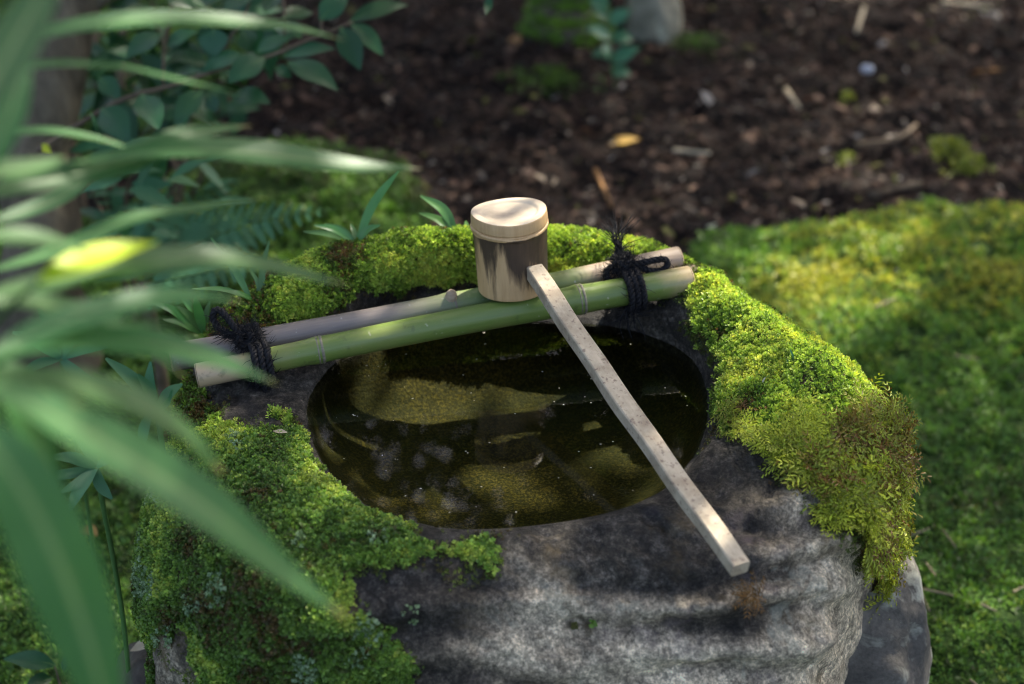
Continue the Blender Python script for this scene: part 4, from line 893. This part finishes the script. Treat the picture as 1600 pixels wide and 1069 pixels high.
# sprig with round leaves at the bottom left
def sprig(name, stem_px, dep, leaves, mat, label, cat, stem_r=.0012, group=None, smat='twig'):
    """leaves: (base px, tip px, width px, depth shift)"""
    b = PD(*stem_px[0], dep); e = thing(name, b, label, cat, group)
    st = spline([PD(x, y, dep) for x, y in stem_px], 24); v, f = tube(st, np.linspace(stem_r, stem_r*.5, 24), 8); obj('stem', v, quads_to_tris(f), M[smat], e)
    for i, (bx, by, tx, ty, w, dd) in enumerate(leaves):
        p0 = PD(bx, by, dep+dd*.3); p2 = PD(tx, ty, dep+dd); wm = w/FPX*dep; ln = np.linalg.norm(p2-p0); m1 = p0*.67+p2*.33; m2 = p0*.3+p2*.7
        up = nrm(-FWD*.7+np.array([.35*math.sin(i*2.3), 0, .75])); sag = np.array([0, 0, .06*ln])
        v, f = blade([p0, m1+sag, m2+sag, p2], [wm*.06, wm*.82, wm*1.0, wm*.62, wm*.04], up, 16, .16, wave=.015, seed=i); o = obj('leaf', v, quads_to_tris(f), M[mat], e)
        v, f = tube(spline([p0, m1+sag-up*.0006, m2+sag-up*.0006], 8), np.linspace(.0009, .0004, 8)*(dep/1.4), 5, False); obj('midrib', v, quads_to_tris(f), M['stem'], o)
    return e
sprig('seedling', [(95, 1075), (85, 1040), (70, 1020)], 1.30, [(88, 1040, 5, 1030, 30, -.02), (82, 1060, 40, 1072, 24, -.02), (100, 1050, 108, 1020, 14, .0)], 'camellia', 'seedling with a round dark green leaf at the bottom left corner', 'seedling')
sdp = proj(PZ(960, 130, 0))[2]
sprig('seedling', [(962, 140), (955, 70), (950, 5), (948, -30)], sdp-.05, [(955, 60, 990, 62, 30, 0), (955, 60, 915, 45, 26, -.02), (953, 40, 985, 15, 30, 0), (953, 90, 940, 75, 34, -.03), (955, 100, 1000, 75, 26, 0), (950, 15, 920, -5, 32, 0), (958, 110, 985, 118, 26, 0), (955, 85, 925, 88, 24, -.02), (958, 120, 975, 105, 22, 0), (952, 30, 925, 12, 28, 0)], 'seedling', 'seedling with round blue green leaves beside the mossy stump', 'seedling', smat='stem')
def tuft_bit(px, py, label, n, size, cols):
    z = 0.
    for _ in range(3): p = PZ(px, py, z); z = float(gheight(np.array([p[0]]), np.array([p[1]]))[0])
    q = p+np.c_[rng.normal(size=(n, 2))*size, np.zeros(n)]; q[:, 2] = z+.012*np.exp(-((q[:, :2]-p[:2])**2).sum(1)/(2*size*size)*1.2)
    v, f, c = scatter(GRD, q, nrm(np.array([0, 0, 1.])+.4*rng.normal(size=q.shape)), .013*rng.uniform(.6, 1.3, n), palette(rng.random(n), cols))
    topobj('moss_tuft', v, f, M['moss'], label, 'moss', 'moss tufts on the soil', attrs={'col': c}, smooth=False)['kind'] = 'stuff'
YG = [(.12, .16, .02), (.22, .27, .03), (.30, .32, .04)]
tuft_bit(1478, 235, 'yellow green moss tuft on soil at right, taller of two', 90, .018, YG); tuft_bit(1515, 265, 'yellow green moss tuft on soil at right, lower of two', 70, .018, YG)
tuft_bit(1090, 75, 'green moss tuft beside the pale rock', 140, .03, [(.04, .09, .01), (.07, .15, .015)]); tuft_bit(1320, 150, 'tiny yellow moss tuft in the middle of the soil', 24, .010, YG); tuft_bit(860, 130, 'green moss tuft at the foot of the stump', 160, .035, [(.04, .09, .01), (.08, .16, .015)])
tuft_bit(1320, 255, 'small olive moss tuft above the straight twig', 24, .010, YG)

# ------------------------------------------------------------------ fern behind the basin
def fern_frond(e, pts, dep, npin, lmax, side_up):
    c = spline([PD(x, y, dep+dd) for x, y, dd in pts], 60); v, f = tube(c, np.linspace(.0014, .0004, 60), 6); obj('rachis', v, quads_to_tris(f), M['stem'], e)
    t, u, w = frames(c); nrm_ = nrm(-FWD*.75+UPV*.6); s = nrm(np.cross(t, nrm_))
    for i in range(npin):
        q = .1+.88*i/npin; k = int(q*59); ln = lmax*(math.sin(math.pi*min(1, .28+q*.72))**.8)*(1.05-q*.55)
        for sg in (-1, 1):
            d = nrm(s[k]*sg+t[k]*.42-nrm_*.12); b = c[k]; mb = MB(); m = max(6, int(ln/.0062))
            for r_ in range(m):     # toothed lobes along the pinna
                z = (r_+.5)/m; p = b+d*ln*z; lw = ln*.20*(1-z**1.6)+.0015; side = nrm(np.cross(d, nrm_))
                for s2 in (-1, 1):
                    dd = nrm(side*s2+d*.55); ww = ln/m*.46
                    mb.add([p-d*ww, p+dd*lw*.6-d*ww*.6+nrm_*.0008, p+dd*lw, p+dd*lw*.55+d*ww, p+d*ww], [[0, 1, 2, 2], [0, 2, 3, 4]])
            mbobj(mb, 'pinna', M['fern'], e, smooth=False)
fern = thing('fern', PD(225, 450, 1.62), 'dark green fern with toothed fronds behind the left rim of the basin', 'fern')
pf = PD(225, 442, 1.62); gf_ = pf*1.0; gf_[2] = -.02
v, f = tube(spline([gf_, (gf_+pf)/2+[.004, 0, 0], pf], 8), .007, 10, wob=.3); obj('crown_base', v, quads_to_tris(f), M['twig'], fern)
fern_frond(fern, [(225, 440, .0), (300, 385, -.02), (400, 348, -.03), (525, 326, -.04)], 1.62, 17, .062, 1)
fern_frond(fern, [(225, 440, .0), (270, 360, .03), (320, 310, .05), (385, 275, .06)], 1.66, 14, .05, 1)
fern_frond(fern, [(225, 445, .0), (300, 430, -.04), (380, 415, -.06), (455, 425, -.08)], 1.58, 13, .045, 1)
fern_frond(fern, [(220, 440, .0), (190, 380, .03), (170, 330, .05), (165, 290, .06)], 1.66, 12, .05, 1)

# ------------------------------------------------------------------ camellia shrub and trunks at the upper left
cam_l = [(548, 37, 599, 87, 32, 0), (546, 34, 638, 8, 32, .02), (532, 43, 563, 110, 40, -.02), (449, 97, 528, 142, 42, -.03), (441, 89, 524, 77, 30, 0), (402, 83, 459, 57, 32, .02), (414, 91, 357, 130, 42, -.03), (378, 85, 313, 114, 34, 0),
         (333, 45, 337, 88, 46, 0), (378, 45, 392, 83, 38, .02), (260, 73, 309, 49, 32, 0), (252, 53, 197, 91, 38, -.02), (221, 148, 248, 203, 44, -.04), (158, 170, 203, 223, 48, -.04), (317, 142, 272, 195, 36, -.02), (361, 150, 422, 162, 38, -.02),
         (325, 150, 338, 175, 24, 0), (500, 32, 545, -6, 38, .02), (154, 122, 187, 154, 32, 0), (430, 105, 455, 122, 22, 0), (260, -10, 300, 14, 42, 0), (350, 20, 400, -8, 36, .03), (440, 30, 490, 20, 32, .05), (470, 60, 430, 40, 34, .06),
         (300, 130, 260, 150, 34, .06), (200, 30, 240, 12, 34, .05), (290, 90, 250, 112, 32, .08), (350, 120, 385, 135, 34, .08), (230, 110, 200, 140, 34, .08), (415, 20, 440, -10, 34, .05), (170, 90, 130, 120, 34, .08), (290, 175, 330, 200, 34, .08)]
shrub = sprig('camellia_shrub', [(58, 236), (72, 228), (130, 190), (200, 152), (265, 135), (340, 110), (420, 88), (500, 55), (552, 34)], 1.62, cam_l, 'camellia', 'glossy dark green camellia branch spreading across the upper left', 'shrub', .0035)
for pts in ([(255, 135), (256, 90), (262, 40), (275, -20)], [(340, 110), (352, 70), (380, 30), (395, -20)], [(440, 85), (445, 40), (440, -20)], [(500, 55), (505, 20), (520, -20)]):
    v, f = tube(spline([PD(x, y, 1.64) for x, y in pts], 14), .0018, 6); obj('twig', v, quads_to_tris(f), M['twig'], shrub)
def undergrowth(name, label, box, dep, n, seed, mat, L, W, cat='shrub'):
    r = np.random.default_rng(seed); b = PD((box[0]+box[2])/2, box[3]+60, dep[1]); b[2] = -.02; e = thing(name, b, label, cat)
    for k in range(5):
        tp = PD(r.uniform(box[0], box[2]), box[1]+20, r.uniform(*dep)); v, f = tube(spline([b+r.normal(size=3)*.02, (b+tp)/2+r.normal(size=3)*.03, tp], 12), np.linspace(.004, .0015, 12), 6); obj('stem', v, quads_to_tris(f), M['twig'], e)
    for k in range(n):
        p = PD(r.uniform(box[0], box[2]), r.uniform(box[1], box[3]), r.uniform(*dep)); d = nrm(r.normal(size=3)*[1, .5, .6]+[.25, -.2, -.25]); l = L*r.uniform(.7, 1.2); w = W*r.uniform(.8, 1.15)
        up = nrm(np.array([0, -.35, 1.])+.35*r.normal(size=3)); v, f = blade([p, p+d*l*.5+up*l*.06, p+d*l], [w*.06, w*.85, w, w*.6, w*.04], up, 12, .16, wave=.015, seed=k); obj('leaf', v, quads_to_tris(f), M[mat], e)
    return e
undergrowth('leafy_shrub', 'dense dark shrub behind the camellia branch at the upper left', (110, -20, 430, 190), (1.72, 2.05), 90, 5, 'camellia', .065, .028)
undergrowth('leafy_shrub', 'low dark leafy shrub at the foot of the brown trunk', (100, 220, 330, 400), (1.55, 1.8), 60, 6, 'fern', .06, .018)
v, f = blade([PD(66, 225, 1.6), PD(72, 232, 1.59), PD(80, 240, 1.58)], [.001, .010, .001], -FWD, 6); obj('bud_leaf', v, quads_to_tris(f), M['young_leaf'], shrub)
cam2 = thing('hanging_leaf', PD(762, -10, 1.5), 'single small dark green leaf hanging in from the top edge', 'leaf')
v, f = blade([PD(766, -14, 1.5), PD(763, 8, 1.5), PD(759, 24, 1.49)], [.002, .009, .0006], -FWD, 10); obj('blade', v, quads_to_tris(f), M['camellia'], cam2)
v, f = tube(spline([PD(766, -14, 1.5), PD(772, -120, 1.52), PD(800, -420, 1.6), PD(860, -900, 2.0)], 20), np.linspace(.0012, .004, 20), 6); obj('twig', v, quads_to_tris(f), M['twig'], cam2)
def trunk(name, pts, dep, radii, label, cat, mat='bark', wob=.2):
    pw = [PD(x, y, dep) for x, y in pts]; g0 = pw[0]*1.0; g0[2] = -.05; c = spline([g0]+pw, 40); radii = [radii[0]*1.15]+list(radii); r = np.interp(np.linspace(0, 1, 40), np.linspace(0, 1, len(radii)), radii); v, f = tube(c, r, 28, wob=wob, seed=int(pts[0][0])+400)
    e = thing(name, c[0], label, cat); obj('trunk', v, quads_to_tris(f), M[mat], e); return e
tr = trunk('tree', [(60, 430), (66, 360), (58, 250), (80, 120), (120, -40), (150, -200)], 1.72, [.055, .046, .040, .038, .036, .034], 'brown mottled tree trunk at the left behind the foreground leaves', 'tree', wob=.3)
for pts, rr_ in (([(105, 30), (170, -10), (260, -60)], .012), ([(70, 200), (30, 120), (-40, 60)], .010)):
    v, f = tube(spline([PD(x, y, 1.72) for x, y in pts], 14), np.linspace(rr_, rr_*.5, 14), 10, wob=.2); obj('limb', v, quads_to_tris(f), M['bark'], tr)
trunk('sapling', [(106, 215), (105, 100), (108, -40)], 2.05, [.010, .009, .009], 'thin dark sapling stem just right of the brown trunk', 'sapling', 'twig', .1)
trunk('sapling', [(190, 140), (192, 60), (188, -40)], 2.2, [.006, .006, .006], 'thinnest dark sapling stem beside the camellia branch', 'sapling', 'twig', .1)
trunk('sapling', [(152, 100), (148, 40), (138, -40)], 2.2, [.006, .006, .006], 'thin leaning sapling stem between the other two', 'sapling', 'twig', .1)

# ------------------------------------------------------------------ bamboo grass in the foreground
def grass_plant(culm, dep, leaves, label):
    dep = dep*.92
    cp_ = [PD(x, y, dep+dd) for x, y, dd in culm]; g0 = cp_[0]+[-.03, -.05, 0]; g0[2] = -.01
    c = spline([g0, (g0*.5+cp_[0]*.5)+[-.01, -.01, 0]]+cp_, 60); e = thing('bamboo_grass', c[0], label, 'bamboo grass', 'bamboo grass in the foreground')
    v, f = tube(c, np.linspace(.0035, .0018, 60), 10); obj('culm', v, quads_to_tris(f), M['stem'], e)
    for i, (pts, w, d0, d1, roll, mt) in enumerate(leaves):
        d0, d1 = d0*.92, d1*.92
        m = len(pts); P3 = [PD(x, y, d0+(d1-d0)*k/(m-1)) for k, (x, y) in enumerate(pts)]; wm = .82*w/FPX*(d0+d1)/2
        q = np.argmin([np.linalg.norm(x-P3[0]) for x in c])
        up = nrm(-FWD*.8+UPV*math.cos(roll)*.8+RGT*math.sin(roll)*.8)
        v, f = blade(P3, [wm*.12, wm*.75, wm, wm*.92, wm*.55, wm*.01], up, 30, .2, twist=.25*math.sin(i*1.7), wave=.012, seed=i)
        o = obj('leaf', v, quads_to_tris(f), M[mt], e, {'across': np.tile([-1, -.5, 0, .5, 1], 30), 'along': np.repeat(np.linspace(0, 1, 30), 5)})
        v, f = tube(spline([c[q], (c[q]+P3[0])/2+[0, 0, .004], P3[0], P3[1]*.15+P3[0]*.85], 10), .0012, 6); obj('petiole', v, quads_to_tris(f), M['stem'], o)
    return e
BL = 'bamboo_leaf'
grass_plant([(-90, 1300, -.05), (-70, 700, .0), (-50, 350, .03), (-40, -60, .05)], .72, [
    ([(-30, 80), (120, 42), (270, 30), (400, 36), (480, 48), (540, 64)], 50, .70, .80, .3, BL),
    ([(-30, 120), (80, 102), (180, 106), (280, 126), (390, 150)], 48, .68, .78, -.2, BL),
    ([(-40, 310), (60, 285), (190, 255), (300, 210), (395, 196)], 62, .68, .80, .6, BL),
    ([(120, 255), (260, 236), (400, 240), (540, 258), (660, 264)], 74, .72, .82, -.3, BL),
    ([(-60, 262), (-10, 268), (50, 262), (105, 245)], 66, .60, .66, .4, BL),
    ([(-40, 430), (80, 395), (200, 345), (310, 325), (425, 308)], 42, .74, .82, .2, BL),
    ([(-60, 470), (40, 450), (180, 420), (330, 405), (430, 418), (545, 446)], 78, .62, .74, -.2, BL),
    ([(-40, 220), (60, 205), (140, 215), (215, 235)], 34, .74, .80, -.4, BL),
    ([(-30, 350), (40, 330), (110, 300), (170, 250)], 36, .78, .84, .7, BL),
    ([(60, 440), (120, 412), (180, 392), (250, 378)], 58, .62, .68, .5, 'young_leaf')],
    'tall bamboo grass with long blurred leaves across the upper left foreground')
grass_plant([(-140, 1350, -.05), (-100, 900, .0), (-70, 600, .02), (-50, 380, .04)], .60, [
    ([(-60, 600), (60, 520), (190, 478), (290, 462), (380, 470)], 66, .58, .68, .3, BL),
    ([(-50, 560), (60, 540), (180, 512), (270, 505), (345, 515)], 44, .62, .70, -.3, BL),
    ([(-40, 560), (90, 532), (220, 536), (330, 560), (435, 600)], 92, .58, .70, .1, BL),
    ([(-60, 600), (60, 596), (180, 622), (280, 672), (350, 740)], 110, .54, .64, -.5, BL),
    ([(-60, 600), (60, 640), (200, 715), (330, 800), (440, 890), (545, 968)], 132, .50, .62, .2, BL),
    ([(-90, 620), (-10, 700), (60, 810), (120, 950), (165, 1100), (185, 1200)], 150, .48, .54, -.2, BL),
    ([(-60, 200), (-20, 140), (20, 70), (60, 0), (100, -80)], 92, .52, .56, .8, BL),
    ([(-60, 300), (-10, 230), (25, 150), (45, 70)], 60, .56, .60, .5, BL),
    ([(-60, 560), (10, 610), (60, 690), (100, 780)], 80, .58, .62, .4, BL),
    ([(-60, 380), (20, 370), (90, 380), (150, 400)], 60, .60, .64, .0, BL),
    ([(-70, 480), (30, 470), (120, 490), (210, 530), (290, 590)], 56, .64, .74, .3, BL),
    ([(-70, 560), (0, 575), (70, 610), (140, 680), (190, 750)], 62, .66, .72, -.4, BL),
    ],
    'near bamboo grass with broad blurred blades across the lower left foreground')

# ------------------------------------------------------------------ garden trees around the place (their shade and reflections reach the view)
def leaf_cloud(P, size, seed):
    r = np.random.default_rng(seed); n = len(P); d = nrm(r.normal(size=(n, 3))+[0, 0, -.15]); a = nrm(r.normal(size=(n, 3))+[0, 0, .5]); s = nrm(np.cross(d, a)); L = size*r.uniform(.7, 1.3, n)[:, None]
    up = np.cross(s, d); v = np.stack([P, P+d*L*.45+s*L*.22+up*L*.05, P+d*L, P+d*L*.45-s*L*.22+up*L*.05], 1).reshape(-1, 3); k = np.arange(n)*4
    return v, np.concatenate([np.stack([k, k+1, k+2], 1), np.stack([k, k+2, k+3], 1)])
def to38(px, py, z): p = PZ(px, py, z); return (p+SUNV*((.38-z)/SUNV[2]))[:2]
LIT = [[PZ(x, y, .38)[:2] for x, y in poly] for poly in (
    [(660, 470), (630, 430), (612, 385), (655, 340), (740, 300), (960, 300), (1060, 350), (1150, 395), (1330, 510), (1400, 600), (1300, 650), (1210, 650), (1160, 570), (1115, 490), (1000, 425), (950, 445), (870, 455), (700, 470)],
    [(400, 470), (500, 390), (540, 400), (440, 480)])]
LIT.append([to38(x, y, .44) for x, y in [(725, 330), (790, 305), (870, 320), (865, 350), (800, 370), (730, 360)]])
gl = [PZ(x, y, .03) for x, y in [(1110, 400), (1330, 330), (1440, 330), (1440, 420), (1330, 560), (1230, 470)]]
LIT.append([(p+SUNV*((.38-p[2])/SUNV[2]))[:2] for p in gl])
gl = [PZ(x, y, .0) for x, y in [(1240, 120), (1420, 120), (1500, 230), (1440, 310), (1250, 330)]]
LIT2 = [(p+SUNV*((.38-p[2])/SUNV[2]))[:2] for p in gl]
n0 = 52000; ql = np.c_[rng.uniform(-1.7, 1.8, n0), rng.uniform(-1.6, 2.2, n0)]
sdl = np.max([poly_sd(ql, np.array(p)) for p in LIT], 0); sd2 = poly_sd(ql, np.array(LIT2))
cl = fbm(np.c_[ql*3.2, 0*ql[:, 0]], 3, 77)
fgl = np.exp(-((ql[:, 0]+.45)**2+(ql[:, 1]+.75)**2)/(2*.4**2))
pk = np.clip(.75+.5*cl+.4*sm(.0, -.2, ql[:, 1])*sm(.8, .5, np.abs(ql[:, 0]-.1)), .3, 1)*(1-.985*sm(-.02, .02, sdl))*(1-.55*sm(-.05, .05, sd2))*(1-.62*fgl)  # crown of the unseen tree: leaves left out where sun is wanted below
ql = ql[rng.random(n0) < pk]; zq = rng.uniform(1.75, 2.6, len(ql)); Pq = np.c_[ql, np.full(len(ql), .38)]+SUNV*((zq-.38)/SUNV[2])[:, None]
mt = thing('shade_tree', (2.3, 2.6, 0), 'unseen leafy tree at the right, its crown arranged to shade and dapple the basin', 'tree')
v, f = leaf_cloud(Pq, .068, 3); obj('crown', v, f, M['tree_leaf'], mt, smooth=False)
v, f = tube(spline([(2.3, 2.6, -.1), (2.25, 2.55, .9), (2.1, 2.4, 1.8), (1.8, 2.2, 2.7)], 30), np.linspace(.11, .05, 30), 16, wob=.2); obj('trunk', v, quads_to_tris(f), M['bark'], mt)
def tree(base, h, cr, n, label, seed):
    r = np.random.default_rng(seed); b = np.array([*base, 0.]); e = thing('garden_tree', b, label, 'tree', 'garden trees behind the basin')
    v, f = tube(spline([b-[0, 0, .1], b+[.05, .03, h*.4], b+[-.04, .05, h*.85]], 24), np.linspace(.09, .02, 24), 14, wob=.2, seed=seed); obj('trunk', v, quads_to_tris(f), M['bark'], e)
    cc = []
    for i in range(26):
        q = r.uniform(.14, 1); a = r.uniform(0, 6.28); rad = cr*(1.05-q*.55)*r.uniform(.35, 1); cc.append(b+[rad*math.cos(a), rad*math.sin(a), h*q])
    mb = MB()
    for c in cc[:12]: mb.add(*tube(spline([b+[0, 0, c[2]*.75], (b+[0, 0, c[2]*.75]+c)/2+[0, 0, .08], c], 8), np.linspace(.022, .006, 8), 6))
    mbobj(mb, 'limbs', M['bark'], e)
    cc = np.array(cc); P = cc[r.integers(0, len(cc), n)]+r.normal(size=(n, 3))*[.30, .30, .22]*cr*.62; v, f = leaf_cloud(P[P[:, 2] > .25], .085, seed); obj('crown', v, f, M['tree_leaf'], e, smooth=False)
for i, (bx, by, h, cr, lb) in enumerate([(-2.3, 2.9, 3.4, .95, 'evergreen garden tree farthest left behind the basin'), (-.9, 3.5, 3.8, 1.0, 'evergreen garden tree left of centre behind the basin'), (.55, 3.3, 3.5, .95, 'evergreen garden tree straight behind the basin'), (1.7, 4.3, 4.0, 1.1, 'evergreen garden tree right of centre behind the basin'),
                                         (-2.5, .9, 3.0, .85, 'evergreen garden tree on the left side of the basin'), (3.2, 1.0, 3.0, .85, 'evergreen garden tree on the right side of the basin')]):
    tree((bx, by), h, cr, 9000, lb, 100+i)
for o in bpy.data.objects:
    if '_o' in o: del o['_o']
